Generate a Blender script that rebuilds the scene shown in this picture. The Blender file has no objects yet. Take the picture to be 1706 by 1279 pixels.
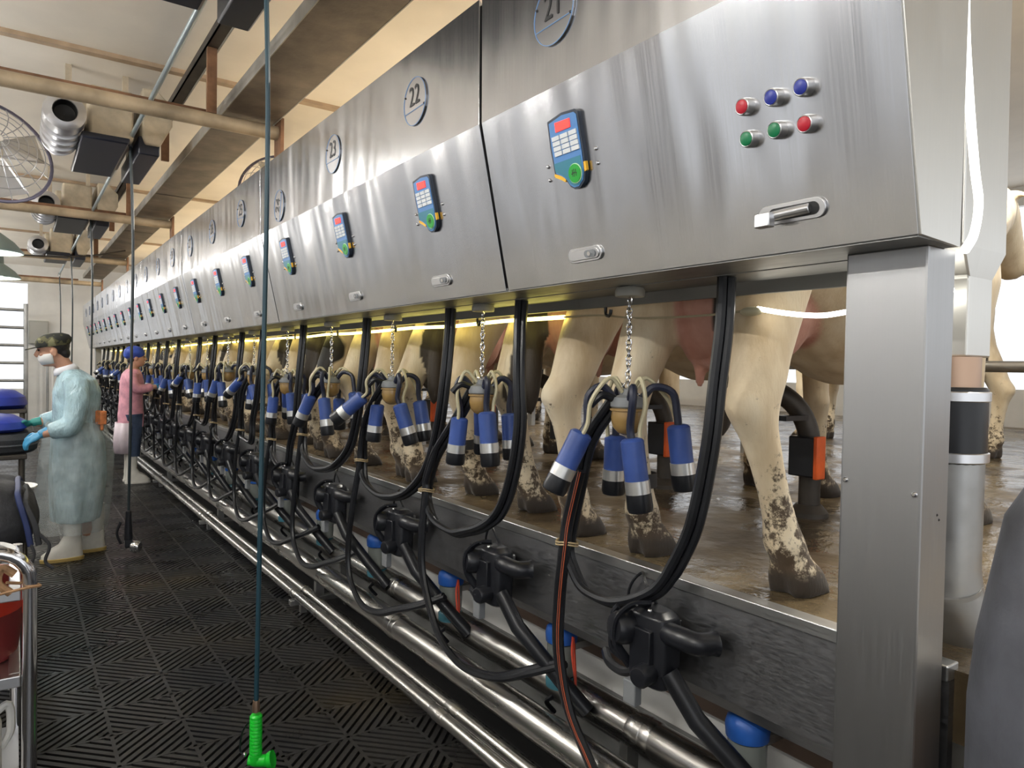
import bpy, bmesh, math, random
import numpy as np
from mathutils import Vector, Matrix

random.seed(7)
SC = bpy.context.scene
COL = SC.collection
PI = math.pi
V = Vector

# ---------------------------------------------------------------- layout (metres; Y runs down the parlour, X towards the cows, Z up)
PITCH = 0.785                # stall spacing
Y0 = 1.487                   # first chain
N = 20                       # stalls
KERB_X = 1.50
PLAT = 0.87
CAB_END, SEAM0, SEAMD = 0.603, 1.844, 2.355
ORD = ['first', 'second', 'third', 'fourth', 'fifth', 'sixth', 'seventh', 'eighth', 'ninth', 'tenth', 'eleventh', 'twelfth', 'thirteenth',
       'fourteenth', 'fifteenth', 'sixteenth', 'seventeenth', 'eighteenth', 'nineteenth', 'twentieth', 'twenty-first']
def ym(i): return Y0 + PITCH * i

# ---------------------------------------------------------------- mesh builder
def catmull(pts, k=6):
    P = [V(p) for p in pts]
    if len(P) < 3: return P
    P = [P[0] * 2 - P[1]] + P + [P[-1] * 2 - P[-2]]
    out = []
    for i in range(1, len(P) - 2):
        a, b, c, d = P[i - 1], P[i], P[i + 1], P[i + 2]
        for j in range(k):
            t = j / k
            out.append(0.5 * ((2 * b) + (c - a) * t + (2 * a - 5 * b + 4 * c - d) * t * t + (3 * b - a - 3 * c + d) * t ** 3))
    out.append(P[-2])
    return out

def frame_of(z):
    z = V(z).normalized()
    x = V((1, 0, 0)) if abs(z.x) < 0.9 else V((0, 1, 0))
    y = z.cross(x).normalized(); x = y.cross(z)
    return x, y, z

class MB:
    def __init__(s): s.v = []; s.f = []; s.m = []
    def add(s, vs, fs, m=0):
        o = len(s.v); s.v += [tuple(v) for v in vs]
        for f in fs: s.f.append(tuple(i + o for i in f)); s.m.append(m)
        return s
    def box(s, c, d, R=None, m=0):
        c = V(c); R = R or Matrix.Identity(3)
        vs = [c + R @ V((x * d[0] / 2, y * d[1] / 2, z * d[2] / 2)) for x in (-1, 1) for y in (-1, 1) for z in (-1, 1)]
        return s.add(vs, [(0, 1, 3, 2), (4, 6, 7, 5), (0, 4, 5, 1), (2, 3, 7, 6), (0, 2, 6, 4), (1, 5, 7, 3)], m)
    def bb(s, x0, x1, y0, y1, z0, z1, m=0):
        return s.box(((x0 + x1) / 2, (y0 + y1) / 2, (z0 + z1) / 2), (x1 - x0, y1 - y0, z1 - z0), None, m)
    def rings(s, R, cap=True, m=0, closed=False):
        n = len(R[0]); vs = [p for r in R for p in r]; fs = []
        for i in range(len(R) - (0 if closed else 1)):
            a = i * n; b = ((i + 1) % len(R)) * n
            for j in range(n):
                k = (j + 1) % n; fs.append((a + j, a + k, b + k, b + j))
        if cap and not closed:
            fs.append(tuple(range(n - 1, -1, -1))); fs.append(tuple((len(R) - 1) * n + j for j in range(n)))
        return s.add(vs, fs, m)
    def tube(s, path, r, n=8, m=0, closed=False, cap=True, flat=None):
        P = [V(p) for p in path]; L = len(P)
        rr = r if isinstance(r, (list, tuple)) else [r] * L
        T = []
        for i in range(L):
            a = P[(i - 1) % L] if (closed or i > 0) else P[i]; b = P[(i + 1) % L] if (closed or i < L - 1) else P[i]
            d = b - a; T.append(d.normalized() if d.length > 1e-9 else V((0, 0, 1)))
        x, y, _ = frame_of(T[0]); R = []
        for i in range(L):
            x = (x - T[i] * x.dot(T[i])).normalized(); y = T[i].cross(x)
            R.append([P[i] + (x * math.cos(2 * PI * j / n) + y * math.sin(2 * PI * j / n) * (flat or 1)) * rr[i] for j in range(n)])
        return s.rings(R, cap, m, closed)
    def cyl(s, a, b, r, r2=None, n=16, m=0): return s.tube([a, b], [r, r if r2 is None else r2], n, m)
    def lathe(s, prof, c=(0, 0, 0), ax=(0, 0, 1), n=20, m=0, cap=True):
        x, y, z = frame_of(ax); c = V(c)
        return s.rings([[c + z * h + (x * math.cos(2 * PI * j / n) + y * math.sin(2 * PI * j / n)) * max(r, 1e-4) for j in range(n)] for r, h in prof], cap, m)
    def ell(s, c, d, n=14, k=8, R=None, m=0):
        c = V(c); R = R or Matrix.Identity(3); rg = []
        for i in range(k + 1):
            a = -PI / 2 + PI * i / k; q = max(math.cos(a), 0.02)
            rg.append([c + R @ V((d[0] * q * math.cos(2 * PI * j / n), d[1] * q * math.sin(2 * PI * j / n), d[2] * math.sin(a))) for j in range(n)])
        return s.rings(rg, True, m)
    def stack(s, secs, n=20, m=0, p=2.0):
        """secs: (z, cx, cy, rx, ry) horizontal rings"""
        rg = []
        for z, cx, cy, rx, ry in secs:
            q = []
            for j in range(n):
                a = 2 * PI * j / n; c, t = math.cos(a), math.sin(a)
                q.append((cx + rx * math.copysign(abs(c) ** (2 / p), c), cy + ry * math.copysign(abs(t) ** (2 / p), t), z))
            rg.append(q)
        return s.rings(rg, True, m)
    def prism(s, poly, fn, h0, h1, m=0):
        n = len(poly); a = [fn(u, w, h0) for u, w in poly]; b = [fn(u, w, h1) for u, w in poly]
        return s.add(a + b, [tuple(range(n - 1, -1, -1)), tuple(range(n, 2 * n))] + [(j, (j + 1) % n, n + (j + 1) % n, n + j) for j in range(n)], m)
    def build(s, name, mats, parent=None, smooth=True, bevel=0, loc=None, ang=38):
        me = bpy.data.meshes.new(name); me.from_pydata(s.v, [], s.f)
        mats = mats if isinstance(mats, (list, tuple)) else [mats]
        for q in mats: me.materials.append(q)
        me.polygons.foreach_set('material_index', s.m)
        b = bmesh.new(); b.from_mesh(me); bmesh.ops.recalc_face_normals(b, faces=b.faces); b.to_mesh(me); b.free()
        if smooth:
            me.polygons.foreach_set('use_smooth', [True] * len(me.polygons))
            me.set_sharp_from_angle(angle=math.radians(ang))
        return link(name, me, parent, bevel, loc)

def link(name, me, parent=None, bevel=0, loc=None):
    o = bpy.data.objects.new(name, me); COL.objects.link(o)
    if parent: o.parent = parent
    if loc: o.location = loc
    if bevel:
        b = o.modifiers.new('bevel', 'BEVEL'); b.width = bevel; b.segments = 2; b.limit_method = 'ANGLE'
    return o

def remesh(mb, voxel, it=4, fac=0.5):
    me = bpy.data.meshes.new('t'); me.from_pydata(mb.v, [], mb.f)
    b = bmesh.new(); b.from_mesh(me); bmesh.ops.recalc_face_normals(b, faces=b.faces); b.to_mesh(me); b.free()
    o = bpy.data.objects.new('t', me); COL.objects.link(o)
    r = o.modifiers.new('r', 'REMESH'); r.mode = 'VOXEL'; r.voxel_size = voxel
    if it:
        q = o.modifiers.new('s', 'SMOOTH'); q.iterations = it; q.factor = fac
    dg = bpy.context.evaluated_depsgraph_get()
    out = bpy.data.meshes.new_from_object(o.evaluated_get(dg))
    bpy.data.objects.remove(o); bpy.data.meshes.remove(me)
    out.polygons.foreach_set('use_smooth', [True] * len(out.polygons))
    return out

def paint(me, fn, name='mask'):
    n = len(me.vertices); co = np.empty(n * 3); me.vertices.foreach_get('co', co); co = co.reshape(n, 3)
    c = np.ones((n, 4)); c[:, :3] = fn(co)
    a = me.color_attributes.new(name, 'FLOAT_COLOR', 'POINT'); a.data.foreach_set('color', c.ravel())

def tag(o, label, cat, group=None):
    o['label'] = label; o['category'] = cat
    if group: o['group'] = group
    return o
def thing(name, label, cat, loc=(0, 0, 0), rz=0, group=None):
    o = bpy.data.objects.new(name, None); COL.objects.link(o); o.empty_display_size = 0.1
    o.location = loc; o.rotation_euler = (0, 0, rz)
    return tag(o, label, cat, group)
def struct(o): o['kind'] = 'structure'; return o
def dup(root, loc=None, rz=None, label=None, mats=None):
    def rec(o, par):
        c = o.copy(); COL.objects.link(c)
        if par: c.parent = par
        for ch in o.children: rec(ch, c)
        return c
    r = rec(root, None)
    if loc is not None: r.location = loc
    if rz is not None: r.rotation_euler = (0, 0, rz)
    if label: r['label'] = label
    return r

def text_faces(body, size):
    cu = bpy.data.curves.new('t', 'FONT'); cu.body = body; cu.size = size; cu.align_x = 'CENTER'; cu.align_y = 'CENTER'; cu.resolution_u = 3
    o = bpy.data.objects.new('t', cu); COL.objects.link(o)
    dg = bpy.context.evaluated_depsgraph_get(); me = bpy.data.meshes.new_from_object(o.evaluated_get(dg))
    vs = [tuple(v.co) for v in me.vertices]; fs = [tuple(p.vertices) for p in me.polygons]
    bpy.data.objects.remove(o); bpy.data.meshes.remove(me)
    return vs, fs

# ---------------------------------------------------------------- materials
def nodes(name):
    m = bpy.data.materials.new(name); m.use_nodes = True
    nt = m.node_tree; return m, nt, nt.nodes['Principled BSDF']
def N_(nt, t, **k):
    n = nt.nodes.new(t)
    for a, b in k.items():
        if a in n.inputs.keys(): n.inputs[a].default_value = b
        else: setattr(n, a, b)
    return n
def ramp(nt, src, stops):
    r = nt.nodes.new('ShaderNodeValToRGB'); e = r.color_ramp.elements
    while len(e) < len(stops): e.new(0.5)
    for q, (p, c) in zip(e, stops):
        q.position = p; q.color = (c if isinstance(c, tuple) else (c, c, c)) + (1,)
    nt.links.new(src, r.inputs[0]); return r
def noise(nt, scale=5, detail=4, sc=(1, 1, 1), coord='Object', rough=0.55):
    t = nt.nodes.new('ShaderNodeTexCoord'); mp = nt.nodes.new('ShaderNodeMapping'); mp.inputs['Scale'].default_value = sc
    nt.links.new(t.outputs[coord], mp.inputs[0])
    n = N_(nt, 'ShaderNodeTexNoise', Scale=scale, Detail=detail, Roughness=rough); nt.links.new(mp.outputs[0], n.inputs['Vector'])
    return n
def bump(nt, b, src, s=0.2, d=0.01):
    q = N_(nt, 'ShaderNodeBump', Strength=s, Distance=d); nt.links.new(src, q.inputs['Height']); nt.links.new(q.outputs[0], b.inputs['Normal']); return q
def mat(name, col, rough=0.5, metal=0.0, var=0.0, vs=6, bmp=0.0, bs=40, coat=0, spec=0.5, sss=0, trans=0, alpha=1):
    m, nt, b = nodes(name)
    b.inputs['Base Color'].default_value = col + (1,); b.inputs['Roughness'].default_value = rough; b.inputs['Metallic'].default_value = metal
    b.inputs['Coat Weight'].default_value = coat; b.inputs['Specular IOR Level'].default_value = spec
    b.inputs['Transmission Weight'].default_value = trans; b.inputs['Alpha'].default_value = alpha
    if var:
        n = noise(nt, vs, 5)
        r = ramp(nt, n.outputs['Fac'], [(0.3, tuple(c * (1 - var) for c in col)), (0.7, tuple(min(1, c * (1 + var)) for c in col))])
        nt.links.new(r.outputs[0], b.inputs['Base Color'])
    if bmp:
        n2 = noise(nt, bs, 3); bump(nt, b, n2.outputs['Fac'], bmp)
    return m
def emit(name, col, s):
    m, nt, b = nodes(name)
    b.inputs['Base Color'].default_value = col + (1,); b.inputs['Emission Color'].default_value = col + (1,); b.inputs['Emission Strength'].default_value = s
    return m
def steel(name, col=(0.62, 0.62, 0.63), r0=0.22, r1=0.4, sc=(6, 120, 2), wav=0.25, var=0.12, ws=1.6):
    m, nt, b = nodes(name); b.inputs['Metallic'].default_value = 1
    n = noise(nt, 4, 5, sc); n2 = noise(nt, 2.2, 4)
    r = ramp(nt, n2.outputs['Fac'], [(0.3, tuple(c * (1 - var) for c in col)), (0.7, tuple(min(1, c * (1 + var * .6)) for c in col))])
    nt.links.new(r.outputs[0], b.inputs['Base Color'])
    mx = N_(nt, 'ShaderNodeMapRange'); mx.inputs[1].default_value = .3; mx.inputs[2].default_value = .7
    mx.inputs[3].default_value = r0; mx.inputs[4].default_value = r1
    nt.links.new(n.outputs['Fac'], mx.inputs[0]); nt.links.new(mx.outputs[0], b.inputs['Roughness'])
    n3 = noise(nt, ws, 2, (1, 1.6, .35))
    q = bump(nt, b, n3.outputs['Fac'], wav, 0.02)
    q2 = N_(nt, 'ShaderNodeBump', Strength=.02, Distance=.001); nt.links.new(n.outputs['Fac'], q2.inputs['Height'])
    nt.links.new(q2.outputs[0], q.inputs['Normal'])
    return m

M = {}
M['steel'] = steel('brushed_steel', (.51, .51, .52), .19, .25, (2, 60, .6), 1.0, .05, 2.0)
M['steel_end'] = steel('end_plate_steel', (.72, .71, .67), .36, .44, (60, 6, 2), .08, .06)
M['steel_under'] = steel('shaded_underside_steel', (.26, .26, .25), .42, .55, (10, 2, 4), .05)  # same cabinet steel, darkened to put the underside's shade into the colour
M['post'] = steel('post_steel', (.43, .43, .43), .36, .44, (60, 60, 1), .04, .06)
M['skirt'] = steel('kerb_steel', (.33, .33, .34), .32, .55, (8, 8, 60), .12, .2)
M['lip'] = steel('kerb_lip_steel', (.62, .63, .63), .28, .4, (40, 1, 40), .04, .1)
M['pipe'] = steel('pipe_steel', (.5, .49, .47), .24, .34, (3, .6, 3), .015, .12)
M['chrome'] = mat('chrome', (.8, .8, .82), .12, 1)
M['galv'] = steel('galvanised', (.45, .45, .44), .35, .6, (5, 5, 5), .15, .3)
M['aluminium'] = mat('aluminium', (.72, .72, .73), .32, 1)
M['rubber'] = mat('black_rubber', (.012, .013, .016), .34, 0, .3, 8)
M['rubber_navy'] = mat('navy_rubber', (.018, .022, .045), .4)
M['tube_cream'] = mat('cream_silicone', (.55, .5, .33), .35)
M['blue_shell'] = mat('blue_shell', (.04, .082, .29), .38, 0, .25, 9)
M['band'] = mat('shiny_band', (.78, .78, .76), .3, .85)
M['black_end'] = mat('black_liner', (.01, .011, .014), .3)
M['amber'] = mat('amber_bowl', (.32, .2, .07), .22, 0, .25, 12, coat=.4)
M['grey_plastic'] = mat('grey_plastic', (.22, .23, .24), .5)
M['black_plastic'] = mat('black_plastic', (.012, .013, .017), .32, 0, .2, 12)
M['blue_cap'] = mat('blue_cap', (.02, .11, .45), .4)
M['teal'] = mat('teal_jar', (.06, .2, .26), .25)
M['clear'] = mat('cloudy_jar', (.35, .38, .36), .2, trans=.35)
M['orange'] = mat('orange_plastic', (.85, .13, .02), .45, 0, .2, 9)
M['orange_hose'] = mat('orange_stripe', (.42, .09, .035), .5)
M['red_twine'] = mat('red_twine', (.7, .08, .04), .6)
M['tie'] = mat('tan_tie', (.4, .3, .16), .6)
M['rust'] = mat('rusty_steel', (.23, .12, .065), .6, .3, .45, 7, .1)
M['pipe_paint'] = mat('old_cream_paint', (.42, .33, .22), .5, .1, .5, 3, .08)
M['tray_steel'] = mat('brown_tray', (.125, .10, .082), .5, .45, .5, 4, .1)
M['tray_side'] = mat('grey_tray_side', (.38, .37, .34), .5, .4, .35, 4)
M['dark_steel'] = mat('dark_steel', (.07, .06, .05), .5, .5, .4, 5)
M['white_paint'] = mat('white_paint', (.78, .77, .74), .55, 0, .06, 3)
M['ceil'] = mat('cream_ceiling', (.88, .82, .725), .6, 0, .07, 1.5)
M['batten'] = mat('tan_batten', (.45, .33, .22), .6, 0, .25, 5)
M['black_box'] = mat('black_louvre', (.012, .014, .024), .4)
M['tan_paint'] = mat('tan_paint', (.5, .43, .32), .5, .1, .3, 6)
M['ring_metal'] = mat('ring_metal', (.55, .55, .57), .35, .9)
M['lamp_bell'] = mat('green_grey_enamel', (.2, .25, .23), .4, .2)
M['brass'] = mat('copper', (.5, .34, .24), .35, .9)
M['teal_hose'] = mat('blue_green_hose', (.011, .045, .065), .4)
M['black_hose'] = mat('black_hose', (.02, .03, .035), .4)
M['green'] = mat('green_gun', (.01, .55, .03), .35, 0, .15, 30)
M['red_bucket'] = mat('red_bucket', (.55, .035, .015), .4, 0, .2, 5)
M['bucket_low'] = mat('dark_red_bucket', (.17, .02, .02), .45, 0, .2, 5)
M['white_plastic'] = mat('white_plastic', (.8, .79, .76), .4)
M['bag'] = mat('black_fabric', (.025, .026, .03), .7, 0, .3, 12, .3, 60)
M['bag_top'] = mat('grey_fabric', (.07, .072, .078), .7, 0, .2, 12, .3, 60)
M['bag_blue'] = mat('blue_fabric', (.014, .026, .10), .6, 0, .2, 12)
M['blue_cloth'] = mat('blue_vinyl', (.015, .035, .3), .4, 0, .25, 6, .3, 8)
M['skin'] = mat('skin', (.55, .3, .2), .5, 0, .1, 20)
M['glove'] = mat('blue_glove', (.05, .28, .5), .4, 0, .15, 20)
M['glove_green'] = mat('green_glove', (.03, .25, .22), .4, 0, .15, 20)
M['boot'] = mat('white_boot', (.72, .7, .64), .4, 0, .1, 12)
M['sole'] = mat('yellow_sole', (.5, .36, .12), .6)
M['hair'] = mat('black_hair', (.012, .01, .01), .5, 0, .3, 30, .4, 120)
M['mask'] = mat('white_mask', (.78, .78, .76), .7)
M['eye'] = mat('eye', (.03, .02, .015), .2)
M['jeans'] = mat('dark_jeans', (.045, .07, .13), .8, 0, .2, 30)
M['pink'] = mat('pink_gown', (.72, .34, .42), .55, 0, .22, 14, .5, 12)
M['pale_pink'] = mat('pale_apron', (.72, .62, .68), .4, 0, .1, 9, .4, 12)
M['blue_hat'] = mat('blue_cap_cloth', (.03, .07, .38), .6, 0, .25, 14, .5, 25)
M['collar'] = mat('white_collar', (.75, .76, .8), .7)
M['orange_cloth'] = mat('orange_tie_cloth', (.75, .25, .09), .7, 0, .35, 25)
M['red'] = mat('red_button', (.5, .012, .03), .4)
M['blue_btn'] = mat('blue_button', (.02, .035, .3), .4)
M['green_btn'] = mat('green_button', (.005, .19, .07), .4)
M['kp_black'] = mat('keypad_border', (.02, .03, .05), .4)
M['kp_blue'] = mat('keypad_blue', (.08, .24, .55), .4)
M['kp_teal'] = mat('keypad_teal', (.03, .21, .3), .4)
M['kp_key'] = mat('keypad_key', (.72, .75, .76), .5)
M['kp_yellow'] = mat('keypad_yellow', (.9, .5, .03), .4)
M['kp_screen'] = emit('keypad_screen', (1, .05, .04), 1.0)
M['kp_dark'] = mat('keypad_mark', (.02, .02, .02), .5)
M['kp_green'] = mat('start_button', (.01, .36, .03), .35)
M['kp_ring'] = mat('start_ring', (.6, .85, .55), .4)
M['disc'] = mat('clear_disc', (.52, .52, .54), .24, 1)
M['disc_line'] = mat('disc_blue_line', (.18, .33, .6), .4)
M['ink'] = mat('black_ink', (.015, .015, .017), .5)
M['ledy'] = emit('yellow_strip', (1.0, .86, .22), 7.5)
M['ledw'] = emit('white_strip', (1.0, .97, .88), 9)
M['ledw2'] = emit('white_strip_post', (1.0, .99, .95), 3)
M['bulb'] = emit('bulb', (1, .97, .92), 14)
M['tube'] = emit('fill_tube', (1, .98, .94), 170)  # glow of the fill tubes added for the ceiling
M['wall_dark'] = mat('dark_reflected_wall', (.14, .13, .12), .7, 0, .3, 2)  # tone set dark so the wall gaps reflect as bright streaks
M['cap_grey'] = mat('pale_grey_cap', (.36, .35, .31), .45)
M['concrete'] = mat('pale_concrete', (.5, .48, .44), .7, 0, .2, 4, .1)
M['ledge_brown'] = mat('brown_ledge', (.2, .135, .1), .6, 0, .25, 4)
M['plinth_grey'] = mat('grey_plinth', (.17, .17, .165), .55, 0, .25, 4)
M['dirt_brown'] = mat('muddy_wood', (.3, .19, .1), .7, 0, .45, 6, .2)
M['drum'] = mat('dark_grey_drum', (.1, .105, .125), .5, .3, .5, 5, .1)
M['wire'] = mat('tan_wire', (.4, .34, .22), .5)
M['band_black'] = mat('ankle_band', (.03, .028, .028), .6)

def plastic_film(name, col, a):
    m, nt, b = nodes(name)
    n = noise(nt, 9, 4); r = ramp(nt, n.outputs['Fac'], [(.35, tuple(c * .8 for c in col)), (.65, tuple(min(1, c * 1.15) for c in col))])
    nt.links.new(r.outputs[0], b.inputs['Base Color']); b.inputs['Roughness'].default_value = .24
    n2 = noise(nt, 15, 4, (1, 1, .5)); bump(nt, b, n2.outputs['Fac'], 1.0, .03); b.inputs['Alpha'].default_value = a
    return m
M['gown'] = plastic_film('blue_gown', (.40, .57, .63), 1)
M['film'] = plastic_film('clear_apron', (.66, .72, .72), .22)

def camo():
    m, nt, b = nodes('camouflage'); n = noise(nt, 14, 2)
    r = ramp(nt, n.outputs['Fac'], [(.42, (.02, .022, .018)), (.5, (.09, .085, .04)), (.58, (.2, .19, .1))]); r.color_ramp.interpolation = 'CONSTANT'
    nt.links.new(r.outputs[0], b.inputs['Base Color']); b.inputs['Roughness'].default_value = .8
    return m
M['camo'] = camo()

def mat_floor():
    m, nt, b = nodes('wet_rubber_mat'); n = noise(nt, 1.1, 5)
    r = ramp(nt, n.outputs['Fac'], [(.35, (.014, .015, .018)), (.55, (.024, .0225, .021)), (.7, (.04, .031, .018))])
    nt.links.new(r.outputs[0], b.inputs['Base Color'])
    n2 = noise(nt, 3, 4); q = ramp(nt, n2.outputs['Fac'], [(.35, .24), (.65, .46)]); nt.links.new(q.outputs[0], b.inputs['Roughness'])
    n3 = noise(nt, 60, 3); bump(nt, b, n3.outputs['Fac'], .2, .004)
    return m
M['floor'] = mat_floor()
M['pit'] = mat('dark_drain', (.004, .004, .004), .7)

def mat_platform():
    m, nt, b = nodes('wet_dirty_concrete'); n = noise(nt, 2.2, 7)
    r = ramp(nt, n.outputs['Fac'], [(.3, (.035, .025, .015)), (.5, (.11, .08, .045)), (.66, (.2, .155, .09)), (.8, (.28, .25, .2))])
    nt.links.new(r.outputs[0], b.inputs['Base Color'])
    n2 = noise(nt, 3.1, 5); q = ramp(nt, n2.outputs['Fac'], [(.4, .08), (.62, .45)]); nt.links.new(q.outputs[0], b.inputs['Roughness'])
    n3 = noise(nt, 14, 5); bump(nt, b, n3.outputs['Fac'], .5, .015)
    return m
M['platform'] = mat_platform()

def mat_cow():
    m, nt, b = nodes('cow_hide')
    at = nt.nodes.new('ShaderNodeVertexColor'); at.layer_name = 'mask'
    sp = nt.nodes.new('ShaderNodeSeparateColor'); nt.links.new(at.outputs[0], sp.inputs[0])
    oi = nt.nodes.new('ShaderNodeObjectInfo')
    so = nt.nodes.new('ShaderNodeSeparateColor'); nt.links.new(oi.outputs['Color'], so.inputs[0])
    tc = nt.nodes.new('ShaderNodeTexCoord')
    ad = N_(nt, 'ShaderNodeVectorMath', operation='ADD'); nt.links.new(tc.outputs['Object'], ad.inputs[0])
    sc = N_(nt, 'ShaderNodeVectorMath', operation='SCALE'); sc.inputs[0].default_value = (37, 19, 23); nt.links.new(so.outputs[1], sc.inputs['Scale'])
    nt.links.new(sc.outputs[0], ad.inputs[1])
    pn = N_(nt, 'ShaderNodeTexNoise', Scale=1.7, Detail=3.0, Roughness=.45); nt.links.new(ad.outputs[0], pn.inputs['Vector'])
    gt = N_(nt, 'ShaderNodeMath', operation='SUBTRACT'); nt.links.new(pn.outputs['Fac'], gt.inputs[0]); nt.links.new(so.outputs[0], gt.inputs[1])
    sz = nt.nodes.new('ShaderNodeSeparateXYZ'); nt.links.new(tc.outputs['Object'], sz.inputs[0])
    zr = N_(nt, 'ShaderNodeMapRange'); zr.inputs[1].default_value = .35; zr.inputs[2].default_value = .8; zr.inputs[3].default_value = .2; zr.inputs[4].default_value = 0
    nt.links.new(sz.outputs[2], zr.inputs[0])
    g2 = N_(nt, 'ShaderNodeMath', operation='SUBTRACT'); nt.links.new(gt.outputs[0], g2.inputs[0]); nt.links.new(zr.outputs[0], g2.inputs[1])
    ml = N_(nt, 'ShaderNodeMath', operation='MULTIPLY', use_clamp=True); nt.links.new(g2.outputs[0], ml.inputs[0]); ml.inputs[1].default_value = 60
    # cream hair with fine streaks
    fn = noise(nt, 9, 6, (1, 1, .35)); cr = ramp(nt, fn.outputs['Fac'], [(.3, (.52, .39, .23)), (.5, (.68, .56, .38)), (.72, (.76, .67, .5))])
    def mix(a, bcol, f):
        x = nt.nodes.new('ShaderNodeMix'); x.data_type = 'RGBA'
        nt.links.new(f, x.inputs[0])
        if isinstance(a, tuple): x.inputs[6].default_value = a + (1,)
        else: nt.links.new(a, x.inputs[6])
        if isinstance(bcol, tuple): x.inputs[7].default_value = bcol + (1,)
        else: nt.links.new(bcol, x.inputs[7])
        return x.outputs[2]
    c = mix(cr.outputs[0], (.013, .011, .011), ml.outputs[0])
    un = noise(nt, 7, 4); uc = ramp(nt, un.outputs['Fac'], [(.35, (.5, .23, .17)), (.65, (.68, .38, .29))])
    c = mix(c, uc.outputs[0], sp.outputs[0])
    # mud: blotches, denser towards the feet
    mn = noise(nt, 19, 9, (1, 1, 1), 'Object', .78)
    ma = N_(nt, 'ShaderNodeMath', operation='ADD'); nt.links.new(mn.outputs['Fac'], ma.inputs[0]); nt.links.new(sp.outputs[2], ma.inputs[1])
    mr = ramp(nt, ma.outputs[0], [(.66, 0.0), (.73, 1.0)])
    c = mix(c, (.07, .045, .024), mr.outputs[0])
    c = mix(c, (.035, .025, .017), sp.outputs[1])
    nt.links.new(c, b.inputs['Base Color']); b.inputs['Roughness'].default_value = .62
    b.inputs['Sheen Weight'].default_value = .15
    hn = noise(nt, 130, 3, (1, 1, .25)); bump(nt, b, hn.outputs['Fac'], .25, .006)
    return m
M['cow'] = mat_cow()

# ================================================================ THE SETTING
YF, YB = 20.0, -3.5
# rubber mat with diagonal slots over a dark drain
def clip_strip(cx, cy, h, c0, c1, sgn):
    P = [(cx - h, cy - h), (cx + h, cy - h), (cx + h, cy + h), (cx - h, cy + h)]
    def d(p): return ((p[0] - cx) + sgn * (p[1] - cy)) / math.sqrt(2)
    for lim, up in ((c0, True), (c1, False)):
        out = []
        for i in range(len(P)):
            a, b = P[i], P[(i + 1) % len(P)]
            da, db = d(a) - lim, d(b) - lim
            if not up: da, db = -da, -db
            if da >= 0: out.append(a)
            if (da >= 0) != (db >= 0):
                t = da / (da - db); out.append((a[0] + (b[0] - a[0]) * t, a[1] + (b[1] - a[1]) * t))
        P = out
        if len(P) < 3: return None
    return P
fl = MB(); CELL = 0.2525
for ix in range(-8, 4):
    for iy in range(-1, 76):
        x0, y0 = 0.56 + ix * CELL, 0.06 + iy * CELL
        cx, cy = x0 + CELL / 2, y0 + CELL / 2
        h = CELL / 2
        if cx > 1.46 or cx < -1.4: continue
        sg = 1 if (ix + iy) % 2 else -1
        w = .0065
        for a in ((cx - h, cx - h + w, cy - h, cy + h), (cx + h - w, cx + h, cy - h, cy + h), (cx - h, cx + h, cy - h, cy - h + w), (cx - h, cx + h, cy + h - w, cy + h)):
            fl.add([(a[0], a[2], 0), (a[1], a[2], 0), (a[1], a[3], 0), (a[0], a[3], 0)], [(0, 1, 2, 3)])
        hh = h - w; pitch = .0335; k = -6
        while k <= 6:
            c = k * pitch
            P = clip_strip(cx, cy, hh, c - .0102, c + .0102, sg)
            if P:
                n = len(P)
                fl.add([(p[0], p[1], -.0005) for p in P] + [(p[0], p[1], -.014) for p in P], [tuple(range(n))] + [(j, (j + 1) % n, n + (j + 1) % n, n + j) for j in range(n)])
            k += 1
fl.bb(-1.4, 1.85, YB, 25, -.05, -.014, 1)
struct(fl.build('floor', [M['floor'], M['pit']], smooth=False))
# cow platform, kerb lip, skirt, plinth
m = MB(); m.bb(1.53, 9.5, YB, 25, .72, PLAT - .005); struct(m.build('floor_platform', M['platform'], smooth=False))
m = MB(); m.bb(1.80, 1.90, YB, 25, -.05, .75); struct(m.build('wall_pit', M['white_paint'], smooth=False))
m = MB(); m.bb(1.72, 1.80, .45, 18, -.02, .27); struct(m.build('baseboard_pit', M['plinth_grey'], smooth=False, bevel=.004))
m = MB(); m.bb(1.74, 1.80, .45, 18, .40, .47); struct(m.build('trim_1', M['ledge_brown'], smooth=False, bevel=.004))
m = MB(); m.bb(KERB_X, 1.548, .63, 17.6, .846, .878); struct(m.build('trim_2', M['lip'], smooth=False, bevel=.003))
m = MB(); m.prism([(1.508, .846), (1.508, .60), (1.524, .566), (1.55, .566), (1.53, .60), (1.53, .846)], lambda u, w, h: (u, h, w), .63, 17.6)
struct(m.build('wall_kerb', M['skirt'], smooth=False))
m = MB(); m.bb(1.49, 1.60, YB, .56, .80, .872); struct(m.build('trim_3', M['concrete'], smooth=False, bevel=.006))
m = MB(); m.bb(1.50, 1.56, YB, .56, -.05, .80); struct(m.build('wall_near', M['ledge_brown'], smooth=False))
# ceiling, battens
CZ = 3.62
m = MB(); m.bb(-5.2, 9.5, YB, YF + .1, CZ, CZ + .08); struct(m.build('ceiling', M['ceil'], smooth=False))
for k, y in enumerate((1.5, 5.82, 10.2, 14.6, 18.2)):
    m = MB(); m.bb(-5, 9.3, y - .035, y + .035, CZ - .03, CZ); struct(m.build('trim_%d' % (4 + k), M['batten'], smooth=False))
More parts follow.
